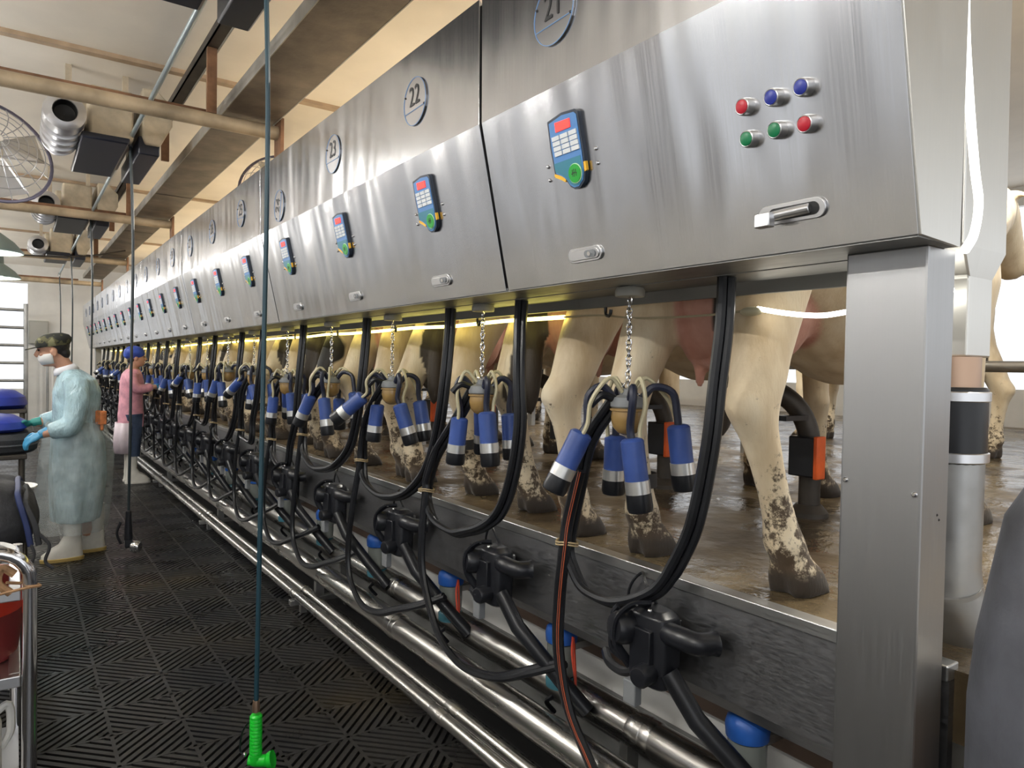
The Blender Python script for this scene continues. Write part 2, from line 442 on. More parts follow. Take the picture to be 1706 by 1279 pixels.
# far wall with open bay on the left, unseen left wall with gaps shaped to streak the steel reflections, right wall with windows
m = MB(); m.bb(.24, 9.5, YF, YF + .12, -.05, CZ); m.bb(-5.2, .24, YF, YF + .12, 3.2, CZ); m.bb(-5.2, -1.1, YF, YF + .12, -.05, 3.2); m.bb(-1.1, .24, YF, YF + .12, -.05, .75)
struct(m.build('wall_far', M['white_paint'], smooth=False))
m = MB(); m.bb(-5.2, -5.1, YB, YF, -.05, .9); m.bb(-5.2, -5.1, YB, YF, 3.3, CZ)
yy = YB
for gap, wd in ((.9, 1.5), (1.4, .9), (.8, 1.7), (1.5, .9), (.9, 1.5), (1.2, 1.1), (1.1, 1.5), (.9, 1.2), (1.3, 1.2), (1.2, .9)):
    m.bb(-5.2, -5.1, yy, yy + wd, .9, 3.3); yy += gap + wd
m.bb(-5.2, -5.1, min(yy, YF - .1), YF, .9, 3.3)
struct(m.build('wall_left', M['wall_dark'], smooth=False))
m = MB(); m.bb(9.4, 9.5, YB, YF, .7, 1.3); m.bb(9.4, 9.5, YB, YF, 3.4, CZ)
for k in range(7): m.bb(9.4, 9.5, YB + k * 3.6, YB + k * 3.6 + .6, 1.3, 3.4)
struct(m.build('wall_right', M['white_paint'], smooth=False))
m = MB(); m.bb(-5.2, -1.4, YB, YF, -.05, .87); struct(m.build('floor_left', M['concrete'], smooth=False))

# ================================================================ OVERHEAD CABINETS
P0 = V((1.27, 0, 1.691)); P1 = V((1.159, 0, 2.19)); P2 = V((1.153, 0, 2.565))
VL = (P1 - P0).normalized(); NL = V((-VL.z, 0, VL.x)); VU = (P2 - P1).normalized(); NU = V((-VU.z, 0, VU.x))
def low(y, v, h): p = P0 + VL * v + NL * h; return (p.x, y, p.z)
def up(y, z, h): t = (z - P1.z) / VU.z; p = P1 + VU * t + NU * h; return (p.x, y, p.z)
KPO = [(.031, .429), (-.03, .4375), (-.083, .433), (-.092, .425), (-.094, .325), (-.092, .279), (-.083, .253), (-.062, .239), (-.042, .239), (-.026, .248), (-.014, .266), (.006, .279), (.03, .29), (.034, .36)]
def shrink(P, k):
    cx = sum(p[0] for p in P) / len(P); cy = sum(p[1] for p in P) / len(P)
    return [(cx + (x - cx) * (1 - k), cy + (y - cy) * (1 - k * .6)) for x, y in P]
def disc_poly(cy, cv, r, n=28, sx=1): return [(cy + r * math.cos(2 * PI * j / n) * sx, cv + r * math.sin(2 * PI * j / n)) for j in range(n)]
def slot_poly(cy, cv, L, r, n=8):
    P = []
    for s, a0 in ((1, -PI / 2), (-1, PI / 2)):
        for j in range(n + 1):
            a = a0 + PI * j / n; P.append((cy + s * (L / 2 - r) + r * math.cos(a), cv + r * math.sin(a)))
    return P

KP_CACHE = {}
def copy_part(key, parent, y):
    c = KP_CACHE[key].copy(); COL.objects.link(c); c.parent = parent; c.location = (0, y, 0)
    for ch in KP_CACHE[key].children:
        d = ch.copy(); COL.objects.link(d); d.parent = c
    return c
def keypad(parent, y):
    if 'kp' in KP_CACHE: return copy_part('kp', parent, y)
    b = MB(); b.prism(KPO, low, .0, .012, 0); b.prism(shrink(KPO, .1), low, .012, .0135, 1)
    k = b.build('control_panel', [M['kp_black'], M['kp_blue']], parent, bevel=0, loc=(0, y, 0)); KP_CACHE['kp'] = k
    t = MB(); t.prism([(.026, .318), (-.082, .318), (-.083, .28), (-.074, .256), (-.06, .247), (-.043, .247), (-.03, .255), (-.014, .275), (.006, .287), (.024, .296)], low, .0135, .0142); t.build('lower_panel', M['kp_teal'], k)
    s = MB(); s.prism([(-.002, .418), (-.061, .416), (-.06, .394), (-.001, .394)], low, .0135, .016); s.build('display', M['kp_screen'], k)
    q = MB()
    for r in range(4):
        for c in range(3):
            yy = .018 - c * .0345 - r * .001; vv = .3795 - r * .0133
            q.prism([(yy + .0, vv + .0055), (yy - .030, vv + .0055), (yy - .030, vv - .0055), (yy, vv - .0055)], low, .0135, .0165)
    q.build('keys', M['kp_key'], k)
    g = MB(); g.prism(disc_poly(-.055, .2775, .0255), low, .0142, .0165, 1); g.prism(disc_poly(-.055, .2775, .0235), low, .0165, .0185, 0)
    for j in range(4): g.prism(slot_poly(-.045 - j * .006, .2775 + (0, .002, .002, 0)[j], .0036, .0017, 3), lambda u, w, h: low(u, w, h), .0185, .019, 2)
    g.prism([(-.047, .288), (-.049, .288), (-.049, .27), (-.047, .27)], low, .0185, .019, 2); g.prism([(-.053, .289), (-.055, .289), (-.055, .269), (-.053, .269)], low, .0185, .019, 2); g.prism([(-.06, .288), (-.062, .288), (-.062, .27), (-.06, .27)], low, .0185, .019, 2)
    g.build('start_button', [M['kp_green'], M['kp_ring'], M['kp_dark']], k)
    yl = MB(); yl.prism([(.033, .289), (.03, .293), (.0, .281), (-.012, .270), (-.008, .264), (.008, .273), (.03, .283)], low, .004, .0125)
    yl.build('yellow_clip', M['kp_yellow'], k)
    yl = MB(); yl.prism([(-.088, .30), (-.096, .30), (-.096, .278), (-.088, .275)], low, .004, .0125); yl.build('yellow_clip', M['kp_yellow'], k)
    for (a, v) in ((-.129, .323), (-.129, .287), (.066, .319), (.067, .283)):
        d = MB(); d.lathe([(.0055, 0), (.005, .003), (.003, .0055), (.0005, .006)], low(a, v, 0), NL, 10); d.build('stud', M['chrome'], k)
    return k
def latch(parent, y):
    if 'la' in KP_CACHE: return copy_part('la', parent, y)
    b = MB(); b.prism(slot_poly(-.035, .068, .134, .020), low, .0, .007); b.prism(slot_poly(-.035, .068, .12, .014), low, .007, .010)
    k = b.build('latch', M['aluminium'], parent, bevel=.0015, loc=(0, y, 0)); KP_CACHE['la'] = k
    q = MB(); q.prism(slot_poly(-.062, .068, .042, .010, 6), low, .010, .0135); q.prism(disc_poly(-.062, .068, .006, 12), low, .0135, .0165, 1); q.build('lock', [M['grey_plastic'], M['chrome']], k)
    return k
def number_disc(parent, y, txt, rot=0.0, dz=0.0):
    b = MB(); zc = 2.38 + dz; r = .083
    b.prism(disc_poly(y, zc, r), up, .001, .005, 0)
    ring_o, ring_i = disc_poly(y, zc, r, 36), disc_poly(y, zc, r - .0017, 36)
    for j in range(36):
        k = (j + 1) % 36; b.prism([ring_o[j], ring_o[k], ring_i[k], ring_i[j]], up, .005, .0066, 1)
    ca, sa = math.cos(rot), math.sin(rot)
    def tr(u, w): return (y - (u * ca - w * sa), zc + u * sa + w * ca)      # u runs to the reader's right, i.e. along -Y
    b.prism([tr(-.076, -.028), tr(.076, -.028), tr(.076, -.0298), tr(-.076, -.0298)], up, .005, .0066, 1)
    d = b.build('number_disc', [M['disc'], M['disc_line']], parent, smooth=False)
    vs, fs = text_faces(txt, .098); q = MB()
    q.add([up(*tr(x * .82, w + .018), .0068) for x, w, _ in vs], fs); q.build('numerals', M['ink'], d, smooth=False)
    for a in (-1, 1):
        s = MB(); s.lathe([(.004, 0), (.003, .003)], up(*tr(.07 * a, .002 - .03 * a), .005), NU, 8); s.build('screw', M['ink'], d)

def cabinet(y0, y1, units, label, first=False, last=False):
    t = thing('steel_cabinet', label, 'cabinet', (0, 0, 0), 0, 'overhead steel cabinets')
    b = MB(); g = .005 if not last else 0
    pr = [(1.285, 1.70), (1.172, 2.19), (1.166, 2.555), (1.42, 2.555), (1.42, 1.70)]
    b.prism(pr, lambda u, w, h: (u, h, w), y0 + .004, y1 - .001)
    b.build('housing', M['kp_dark'], t, smooth=False)
    f = MB(); gap = .0075
    ya, yb = y0 + (0 if first else gap), y1 - gap
    out = [(P0.x, P0.z), (P1.x, P1.z), (P2.x, P2.z), (1.42, 2.567), (1.42, 2.557), (P2.x + .010, 2.557), (P1.x + .010, P1.z), (P0.x + .010, 1.699), (1.42, 1.699), (1.42, 1.691)]
    # bent sheet: lower front, upper front, top return
    sheet = [(P0.x, P0.z), (P1.x, P1.z), (P2.x, P2.z), (P2.x + .012, P2.z - .012), (P1.x + .012, P1.z), (P0.x + .013, P0.z + .006)]
    f.prism(sheet, lambda u, w, h: (u, h, w), ya, yb); f.build('front_panel', M['steel'], t, smooth=False, bevel=.0008)
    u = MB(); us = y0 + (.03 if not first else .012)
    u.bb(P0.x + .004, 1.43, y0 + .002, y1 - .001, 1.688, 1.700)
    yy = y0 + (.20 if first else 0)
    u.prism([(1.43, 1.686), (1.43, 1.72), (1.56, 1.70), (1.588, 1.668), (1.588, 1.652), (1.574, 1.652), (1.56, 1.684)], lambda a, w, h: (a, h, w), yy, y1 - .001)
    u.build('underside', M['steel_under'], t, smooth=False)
    if first or last:
        e = MB(); ye = y0 if first else y1
        e.prism([(P0.x + .004, 1.692), (P1.x + .004, 2.19), (P2.x + .004, 2.563), (1.425, 2.563), (1.42, 1.686)], lambda a, w, h: (a, h, w), ye - .004 if first else ye - .001, ye + .004 if first else ye + .005)
        e.build('end_plate', M['steel_end'], t, smooth=False)
    for i in units:
        keypad(t, ym(i)); latch(t, ym(i))
        n = 21 + i
        number_disc(t, ym(i) - .005, str(n), 1.35 if n == 24 else (.02, .03, .0, .0, -.06, .05)[i % 6], -.09 if n == 24 else 0)
        h = MB(); hy = ym(i) + .24
        h.tube(catmull([(1.582, hy, 1.665), (1.582, hy, 1.632), (1.576, hy - .02, 1.622), (1.57, hy - .035, 1.628), (1.57, hy - .038, 1.642)], 4), .0055, 6); h.build('hook', M['black_end'], t)
    return t
tA = cabinet(CAB_END, SEAM0, [0], 'stainless steel cabinet end numbered 21 with six coloured push buttons', first=True)
for (y, v, c) in ((.909, .298, 'red'), (.843, .297, 'blue_btn'), (.78, .297, 'blue_btn'), (.907, .235, 'green_btn'), (.843, .236, 'green_btn'), (.78, .231, 'red')):
    b = MB(); b.lathe([(.0175, 0), (.0175, .012), (.016, .02), (.0145, .021), (.0135, .0205)], low(y, v, 0), NL, 24); k = b.build('push_button', M['aluminium'], tA)
    q = MB(); q.lathe([(.0133, .019), (.0133, .0215), (.0115, .0228), (.0005, .0232)], low(y, v, 0), NL, 24); o = q.build('button_cap', M[c], k)
b = MB(); b.prism(slot_poly(.8345, .077, .148, .020), low, 0, .007); k = b.build('open_latch', M['aluminium'], tA, bevel=.0015); k['label'] = 'large latch with its lever pulled out'
q = MB(); q.prism(slot_poly(.828, .077, .11, .0125), low, .006, .0078); q.build('recess', M['kp_dark'], k)
q = MB(); a = V(low(.885, .072, .010)); c = V(low(.80, .079, .026)); d = V(low(.868, .069, .045))
q.tube([V(low(.79, .078, .012)), V(low(.84, .076, .022)), V(low(.875, .073, .040))], .010, 8); q.box(d, (.02, .034, .028), None); q.build('lever', M['aluminium'], k, bevel=.002)
cabs = ['22 to 24', '25 to 27', '28 to 30', '31 to 33', '34 to 36', '37 to 39']
for k in range(6):
    cabinet(SEAM0 + SEAMD * k, SEAM0 + SEAMD * (k + 1), [1 + 3 * k + j for j in range(3)],
            ('stainless steel cabinet numbered 22 to 24, its third disc hanging askew', 'stainless steel cabinet numbered 25 to 27, beyond the blue-green hose')[k] if k < 2 else 'stainless steel cabinet, %s of the row counted from the near end' % ORD[k + 1])
cabinet(SEAM0 + SEAMD * 6, SEAM0 + SEAMD * 6 + 1.24, [19], 'last short stainless steel cabinet at the far end of the row', last=True)

# posts
def post(x0, x1, y0, y1, z1, label):
    t = thing('steel_post', label, 'post', ((x0 + x1) / 2, (y0 + y1) / 2, 0), 0, 'steel posts under the cabinets')
    hx, hy = (x1 - x0) / 2, (y1 - y0) / 2
    b = MB(); b.bb(-hx, hx, -hy, hy, 0, z1); b.build('shaft', M['post'], t, smooth=False, bevel=.005)
    for (yy, z) in ((hy - .012, 1.237), (-hy + .012, 1.228), (hy - .012, .4), (-hy + .012, .4)):
        q = MB(); q.lathe([(.006, 0), (.0055, .002), (.003, .004), (.0005, .004)], (-hx, yy, z), (-1, 0, 0), 12); q.build('screw', M['chrome'], t)
    q = MB()
    for (xx, z) in ((.01, 1.185), (.018, 1.175)): q.lathe([(.003, 0), (.0005, .002)], (xx, -hy, z), (0, -1, 0), 8)
    q.build('drill_marks', M['kp_dark'], t)
    return t
post(1.365, 1.474, .628, .785, 1.690, 'broad square steel post carrying the near cabinet end')
post(1.365, 1.474, 17.02, 17.17, 1.690, 'steel post under the far end of the cabinets')

# ================================================================ FLOOR PIPES
def floor_pipe(name, label, x, z, r, y0, y1, joints, jr):
    t = thing(name, label, 'pipe', (x, y0, z), 0)
    b = MB(); b.cyl((0, 0, 0), (0, y1 - y0, 0), r, n=20); b.build('tube', M['pipe'], t)
    for y in joints:
        c = MB(); c.lathe([(r, -.05), (jr, -.045), (jr, -.014), (jr * 1.03, -.012), (jr * 1.03, .012), (jr, .014), (jr, .045), (r, .05)], (0, y - y0, 0), (0, 1, 0), 20); c.build('coupling', M['pipe'], t)
    return t
JY = [2.35, 4.05, 6.6, 9.1, 11.6, 14.1]
floor_pipe('floor_pipe', 'thin steel floor pipe nearest the walkway', 1.335, .112, .0245, .3, 17.2, JY, .028)
floor_pipe('floor_pipe', 'thin steel floor pipe lying between the walkway pipe and the thick pipe', 1.405, .108, .0245, .3, 17.2, JY, .028)
floor_pipe('floor_pipe', 'thick steel pipe in front of the pit wall, nearer of the two', 1.475, .225, .057, .3, 17.2, [1.3, 3.0, 4.7, 6.4, 8.1, 9.8, 11.5, 13.2], .060)
floor_pipe('floor_pipe', 'thick steel pipe half hidden against the pit wall', 1.63, .30, .055, .3, 17.2, [1.55, 3.3, 5.0, 6.7, 8.4, 10.1], .0585)
for k, y in enumerate([1.62, 4.05, 6.5, 9.0, 11.5, 14.0]):
    t = thing('pipe_bracket', 'small steel bracket under the floor pipes, %s from the near end' % ORD[k], 'bracket', (1.4, y, 0), 0, 'floor pipe brackets')
    b = MB(); b.bb(-.1, .26, -.02, .02, .052, .083); b.build('cross_bar', M['galv'], t, bevel=.003)
    for x in (-.02, .25):
        q = MB(); q.bb(x - .018, x + .018, -.018, .018, 0, .053); q.build('foot', M['galv'], t)
    for x, r in ((-.065, .0245), (.005, .0245)):
        q = MB(); zc = .110; q.tube([(x + (r + .004) * math.cos(a), .03, zc + (r + .004) * math.sin(a)) for a in [-.4 + j * (PI + .8) / 10 for j in range(11)]], .005, 6); q.build('clamp', M['pipe'], t)
    q = MB(); q.bb(.05, .10, -.018, .018, .083, .168); q.build('saddle', M['galv'], t); q = MB(); q.bb(.2, .25, -.018, .018, .083, .25); q.build('saddle', M['galv'], t)

# ================================================================ MILKING EQUIPMENT (built once, copied down the row)
def make_chain():
    t = thing('lift_chain', 'x', 'chain')
    c = MB(); c.lathe([(.041, 0), (.043, .004), (.043, .018), (.038, .026), (.03, .028)], (0, 0, -.028), n=24); c.build('cap', M['cap_grey'], t)
    b = MB(); L = .0185; n = 17
    for k in range(n):
        z = -.030 - k * .0152; a = k * 1.05; u = V((math.cos(a), math.sin(a), 0)); w = V((0, 0, 1))
        b.tube([V((0, 0, z - L / 2)) + u * .0074 * math.cos(q) + w * (L / 2 + .002) * math.sin(q) for q in [2 * PI * j / 10 for j in range(10)]], .0024, 5, closed=True)
    rnd = random.Random(3)
    for k in range(16):
        a = rnd.uniform(0, 2 * PI); z = -.285 - .0045 * k; rr = rnd.uniform(.012, .03); c0 = V((rr * math.cos(a), rr * math.sin(a), z))
        u = V((rnd.uniform(-1, 1), rnd.uniform(-1, 1), rnd.uniform(-1, 1))).normalized(); x, y, _ = frame_of(u)
        b.tube([c0 + x * .0058 * math.cos(q) + y * .0115 * math.sin(q) for q in [2 * PI * j / 10 for j in range(10)]], .0024, 5, closed=True)
    b.build('links', M['chrome'], t)
    return t
def make_cluster(cups, seed):
    rnd = random.Random(seed)
    t = thing('milking_cluster', 'x', 'milking cluster')
    b = MB(); b.lathe([(.012, .03), (.02, .028), (.022, .012), (.045, .004), (.05, -.012), (.05, -.022), (.046, -.026)], (0, 0, 0), n=22); b.build('claw_top', M['grey_plastic'], t)
    b = MB(); b.lathe([(.045, -.026), (.0515, -.028), (.0515, -.034), (.046, -.036), (.048, -.055), (.042, -.082), (.028, -.098), (.012, -.105)], n=22); b.build('claw_bowl', M['amber'], t)
    b = MB(); b.tube(catmull([(-.035, .02, .0), (-.075, .03, .01), (-.1, .05, -.02)], 4), .012, 8); b.build('outlet', M['rubber'], t)
    for k, (p, q, tone) in enumerate(cups):
        p, q = V(p), V(q); ax = (q - p).normalized(); L = (q - p).length
        a = math.atan2(p.y, p.x)
        g = MB(); g.lathe([(.020, -.003), (.028, 0), (.0335, .006), (.0335, L * .56), (.032, L * .565)], p, ax, 18); c = g.build('teat_cup', M['blue_shell'], t)
        g = MB(); g.lathe([(.0335, L * .56), (.0355, L * .562), (.0355, L * .74), (.0335, L * .742)], p, ax, 18); g.build('band', M['band'], c)
        g = MB(); g.lathe([(.0335, L * .74), (.036, L * .745), (.037, L * .93), (.034, L * .985), (.027, L), (.012, L), (.011, L * .94), (.002, L * .93)], p, ax, 18); g.build('liner_mouth', M['black_end'], c)
        s = V((.04 * math.cos(a), .04 * math.sin(a), .0))
        m1 = s + V((.035 * math.cos(a), .035 * math.sin(a), .035)); m2 = (m1 + p) * .5 + V((.02 * math.cos(a), .02 * math.sin(a), .02)) - ax * .02
        g = MB(); g.tube(catmull([s, m1, m2, p - ax * .035, p + ax * .004], 5), .0115, 8); g.build('short_milk_tube', M['rubber_navy'], t)
        s2 = V((.02 * math.cos(a + .5), .02 * math.sin(a + .5), .02)); sd = V((-math.sin(a), math.cos(a), 0)) * .03
        g = MB(); g.tube(catmull([s2, s2 + V((.04 * math.cos(a), .04 * math.sin(a), .04)) + sd * .5, (s2 + p) * .5 + sd + V((.035 * math.cos(a), .035 * math.sin(a), .035)), p + sd * .9 + ax * -.03, p + sd * .75 + ax * .02], 5), .0065, 7); g.build('short_pulse_tube', M['tube_cream'], t)
    return t
CUPS = [
    [((-.107, .075, -.10), (-.175, .12, -.275), 0), ((-.04, -.06, -.11), (-.018, -.08, -.315), 0), ((.122, -.085, -.075), (.14, -.1, -.265), 0), ((.05, .1, -.12), (.055, .11, -.3), 0)],
    [((-.06, .06, -.12), (-.07, .075, -.30), 0), ((-.03, -.085, -.09), (-.02, -.1, -.29), 0), ((.09, -.06, -.10), (.095, -.075, -.275), 0), ((.06, .09, -.09), (.08, .11, -.27), 0)],
    [((-.11, .08, -.07), (-.22, .17, -.19), 0), ((.0, -.09, -.10), (.05, -.12, -.285), 0), ((.13, -.03, -.09), (.15, -.06, -.28), 0), ((-.03, .1, -.11), (-.045, .11, -.29), 0)],
]
chain0 = make_chain(); cl0 = [make_cluster(c, k) for k, c in enumerate(CUPS)]
def seen(i):
    return ('under number %d' % (21 + i)) if i < 6 else '%s along from the near post' % ORD[i]
used = set()
def place(proto, key, loc, rz, label):
    if key not in used:
        used.add(key); proto.location = loc; proto.rotation_euler = (0, 0, rz); proto['label'] = label; return proto
    return dup(proto, loc, rz, label)
rnd = random.Random(11)
for i in range(N):
    c = place(chain0, 'chain', (1.455, ym(i), 1.688), rnd.uniform(0, 1) if i else 0, 'twisted steel lift chain %s' % seen(i)); c['group'] = 'lift chains'
    k = (0, 1, 2)[i % 3]
    rz = 0 if i < 2 else rnd.uniform(-.5, .5)
    c = place(cl0[k], 'cl%d' % k, (1.455, ym(i), 1.365 + (0 if i == 0 else rnd.uniform(-.02, .03))), rz, 'milking cluster of four blue cups hanging %s' % seen(i)); c['group'] = 'milking clusters'

# hose bundles: from the claw down to a tie, a loop up to the cabinet, and a run down to the jars
LOOP0 = [(-.02, .03, 1.36), (-.045, .11, 1.24), (-.03, .17, 1.10), (-.025, .212, .967), (-.03, .221, .89), (-.03, .199, .838), (-.03, .14, .778), (-.03, .046, .767), (-.03, -.03, .783), (-.03, -.122, .828), (-.03, -.186, .881), (-.03, -.255, .994), (-.03, -.292, 1.094), (-.028, -.325, 1.266), (-.02, -.335, 1.417), (-.005, -.34, 1.566), (0, -.34, 1.69)]
DOWN0 = [(-.04, .15, 1.14), (-.035, .205, .98), (-.04, .213, .90), (-.04, .235, .72), (-.04, .235, .56), (-.04, .185, .40), (-.045, .09, .30), (-.06, -.02, .22)]
LOOP1 = [(-.02, .03, 1.36), (-.05, .12, 1.22), (-.04, .28, 1.08), (-.025, .375, .935), (-.03, .35, .86), (-.03, .285, .806), (-.03, .15, .79), (-.03, .063, .809), (-.03, -.08, .86), (-.03, -.19, .94), (-.03, -.26, 1.08), (-.03, -.295, 1.25), (-.03, -.285, 1.42), (-.01, -.258, 1.60), (0, -.25, 1.69)]
DOWN1 = [(-.04, .26, 1.12), (-.035, .35, .98), (-.035, .356, .92), (-.04, .372, .76), (-.04, .366, .586), (-.045, .246, .40), (-.06, .10, .335), (-.055, -.034, .315), (-.03, -.2, .34), (.0, -.341, .405), (.05, -.47, .47)]
def hose_bundle(i, loop, down, tie):
    t = thing('milk_hose_bundle', 'black hose bundle looping below the cluster %s' % seen(i), 'hose', (1.455, ym(i), 0), 0, 'milk hose bundles')
    lp = catmull(loop, 5); dn = catmull(down, 5)
    for k, (dx, dy, r) in enumerate(((-.008, .006, .0135), (.008, -.008, .012))):
        f = [V((dx, dy, 0)) for _ in lp]
        b = MB(); b.tube([p + V((dx, dy * (1 if p.z > .9 else .6), dy * .8)) for p in lp], r, 8); b.build('loop_hose', M['rubber'], t)
    for k, (dx, dy, r) in enumerate(((-.004, .014, .0135), (-.010, -.012, .0125))):
        b = MB(); P = [p + V((dx, dy, 0)) for p in dn]; b.tube(P, r, 8); h = b.build('down_hose', M['rubber'], t)
        if k == 1 and i == 0:
            s = MB()
            for o in (-.004, .004): s.tube([p + V((-.0115, o - .003, -.001)) for p in P], .0017, 5)
            s.build('orange_stripe', M['orange_hose'], h)
    b = MB(); z = tie[1]
    for dz in (0, .008): b.tube([(-.034 + .030 * math.cos(a), tie[0] + .040 * math.sin(a), z + dz + .004 * math.sin(2 * a)) for a in [2 * PI * j / 14 for j in range(14)]], .0032, 5, closed=True)
    b.build('hose_tie', M['tie'], t)
    return t
for i in range(N):
    if i == 0: hose_bundle(0, LOOP0, DOWN0, (.221, .90)); continue
    if i == 1: hose_bundle(1, LOOP1, DOWN1, (.366, .925)); continue
    a, sx, sy, sz = rnd.uniform(-.06, .06), rnd.uniform(.92, 1.3) if i != 2 else 1.0, rnd.uniform(.8, 1.15), rnd.uniform(-.05, .09)
    top = {2: -.55, 3: -.50}.get(i, rnd.uniform(-.55, -.2)); bt = {2: .27, 3: .38}.get(i, rnd.uniform(.2, .4))
    tz = {2: 1.0, 3: 1.05}.get(i, rnd.uniform(.9, 1.05)); bz = {2: .83, 3: .845}.get(i, rnd.uniform(.74, .88))
    mid = (bt + top) / 2
    loop = [(-.02, .03, 1.36), (-.05, bt * .45, 1.24), (-.04, bt * .85, (tz + 1.2) / 2), (-.025, bt, tz - .01), (-.03, bt - .03, (tz + bz) / 2 - .03), (-.03, bt - .13, bz + .01), (-.03, bt - .27, bz), (-.03, mid - .08, bz + .05), (-.03, top + .15, bz + .17), (-.03, top + .05, bz + .34), (-.03, top, 1.36), (-.01, top, 1.58), (0, top + .01, 1.69)]
    d = [(-.04, bt * .8, tz + .14), (-.035, bt - .01, tz + .03), (-.035, bt, tz - .05), (-.04, bt + .06, .76), (-.04, bt + .12, .52), (-.045, bt + .08, .36), (-.06, bt - .1, .28), (-.055, bt - .28, .29), (-.03, bt - .42, .34), (.0, bt - .58, .40), (.05, bt - .72, .47)]
    hose_bundle(i, loop, d, (bt, tz - .03))

# milk meters on the kerb steel
def make_meter():
    t = thing('milk_meter', 'x', 'milk meter')
    K = M['black_plastic']
    b = MB(); b.stack([(-.11, .0, 0, .03, .05), (-.10, .0, 0, .045, .066), (.05, 0, 0, .05, .07), (.085, .0, .0, .046, .062), (.10, .0, 0, .03, .04)], 20, p=3.2)
    b.box((-.052, .0, -.01), (.02, .075, .13)); b.build('body', K, t, bevel=.003)
    b = MB(); b.lathe([(.042, 0), (.045, .006), (.045, .05), (.038, .062), (.012, .066)], (-.03, .055, .035), (-1, .25, .1), 22); b.lathe([(.03, 0), (.03, .05), (.024, .058), (.004, .06)], (-.04, -.02, -.06), (-1, -.2, 0), 18); b.build('pulsator', K, t)
    b = MB(); b.tube(catmull([(-.05, .045, -.06), (-.085, .062, .0), (-.09, .055, .07), (-.06, .03, .11), (-.02, .0, .115)], 5), .015, 8, flat=.5); b.build('strap', K, t)
    b = MB(); b.tube(catmull([(-.01, -.05, .05), (-.02, -.10, .055), (-.005, -.15, .05), (.04, -.17, .05)], 5), [.03] * 15 + [.034], 14); b.build('elbow', K, t)
    b = MB(); b.tube(catmull([(-.045, .10, .085), (-.05, .115, .06), (-.045, .10, .03), (-.05, .12, .0), (-.05, .115, -.04), (-.04, .085, -.06)], 5), .009, 7); b.build('side_tube', K, t)
    b = MB(); b.bb(-.062, -.035, .012, .058, -.165, -.10); b.build('bracket', M['grey_plastic'], t, bevel=.003)
    b = MB(); b.bb(-.03, .055, -.045, .045, .03, .07); b.build('wall_clip', M['galv'], t, bevel=.003)
    for p in ((-.062, .085, .0), (-.055, .02, .115), (-.045, -.02, .105)):
        b = MB(); b.ell(p, (.007, .007, .007), 8, 5); b.build('screw', M['chrome'], t)
    b = MB(); b.tube([(-.02, -.07, -.05), (.0, -.15, -.15), (.09, -.30, -.31), (.14, -.37, -.39)], .0265, 12); b.build('outlet_pipe', M['rubber'], t)
    b = MB(); b.tube(catmull([(-.01, .05, -.09), (0, .12, -.12), (.02, .20, -.125), (.06, .26, -.12)], 5), .014, 8); b.build('inlet_hose', M['rubber'], t)
    b = MB(); b.tube(catmull([(.03, .02, .09), (.02, .06, .15), (.045, .10, .165), (.045, .15, .10), (.04, .14, -.02), (.02, .09, -.1)], 5), .0045, 6); b.build('thin_wire', M['rubber'], t)
    return t
def make_jar():
    t = thing('sample_jar', 'x', 'jar')
    b = MB(); b.lathe([(.036, 0), (.044, .004), (.046, .03), (.042, .045), (.03, .058), (.012, .064)], n=22); b.build('lid', M['blue_cap'], t)
    b = MB(); b.lathe([(.028, -.10), (.038, -.095), (.040, -.06), (.040, 0)], n=22); b.build('bowl', M['clear'], t)
    b = MB(); b.lathe([(.03, -.135), (.042, -.13), (.043, -.105), (.038, -.098)], n=22); b.build('base', M['teal'], t)
    b = MB(); b.tube(catmull([(0, 0, -.13), (-.01, .02, -.17), (-.01, .05, -.2), (.02, .05, -.24)], 5), .007, 6); b.build('drain_hose', M['rubber'], t)
    b = MB(); b.tube([(.0, .022, .055), (0, .022, .075), (0, .012, .088), (0, -.01, .085), (0, -.02, .07), (0, -.022, .055)], .0022, 6); b.build('wire_handle', M['rubber'], t)
    b = MB(); b.bb(.0, .11, -.012, .012, -.03, -.01); b.build('hanger_arm', M['galv'], t)
    t.scale = (1.28, 1.28, 1.2)
    return t
meter0, jar0 = make_meter(), make_jar()
for i in range(N):
    c = place(meter0, 'meter', (1.437, ym(i) - .145, .70), rnd.uniform(-.08, .08) if i else 0, 'black milk meter on the kerb, %s' % seen(i)); c['group'] = 'milk meters'
    c = place(jar0, 'jar', (1.60, ym(i) - .33, .475), 0, 'blue-lidded jar below the kerb, %s' % seen(i)); c['group'] = 'blue-lidded jars'
    if i in (1, 2):
        b = MB(); b.tube(catmull([(.0, -.048, .03), (-.02, -.07, -.01), (-.03, -.10, -.09), (-.025, -.09, -.13), (-.01, -.075, -.09), (-.005, -.062, -.01), (.0, -.05, .03)], 5), .0032, 5); b.build('red_twine', M['red_twine'], c)

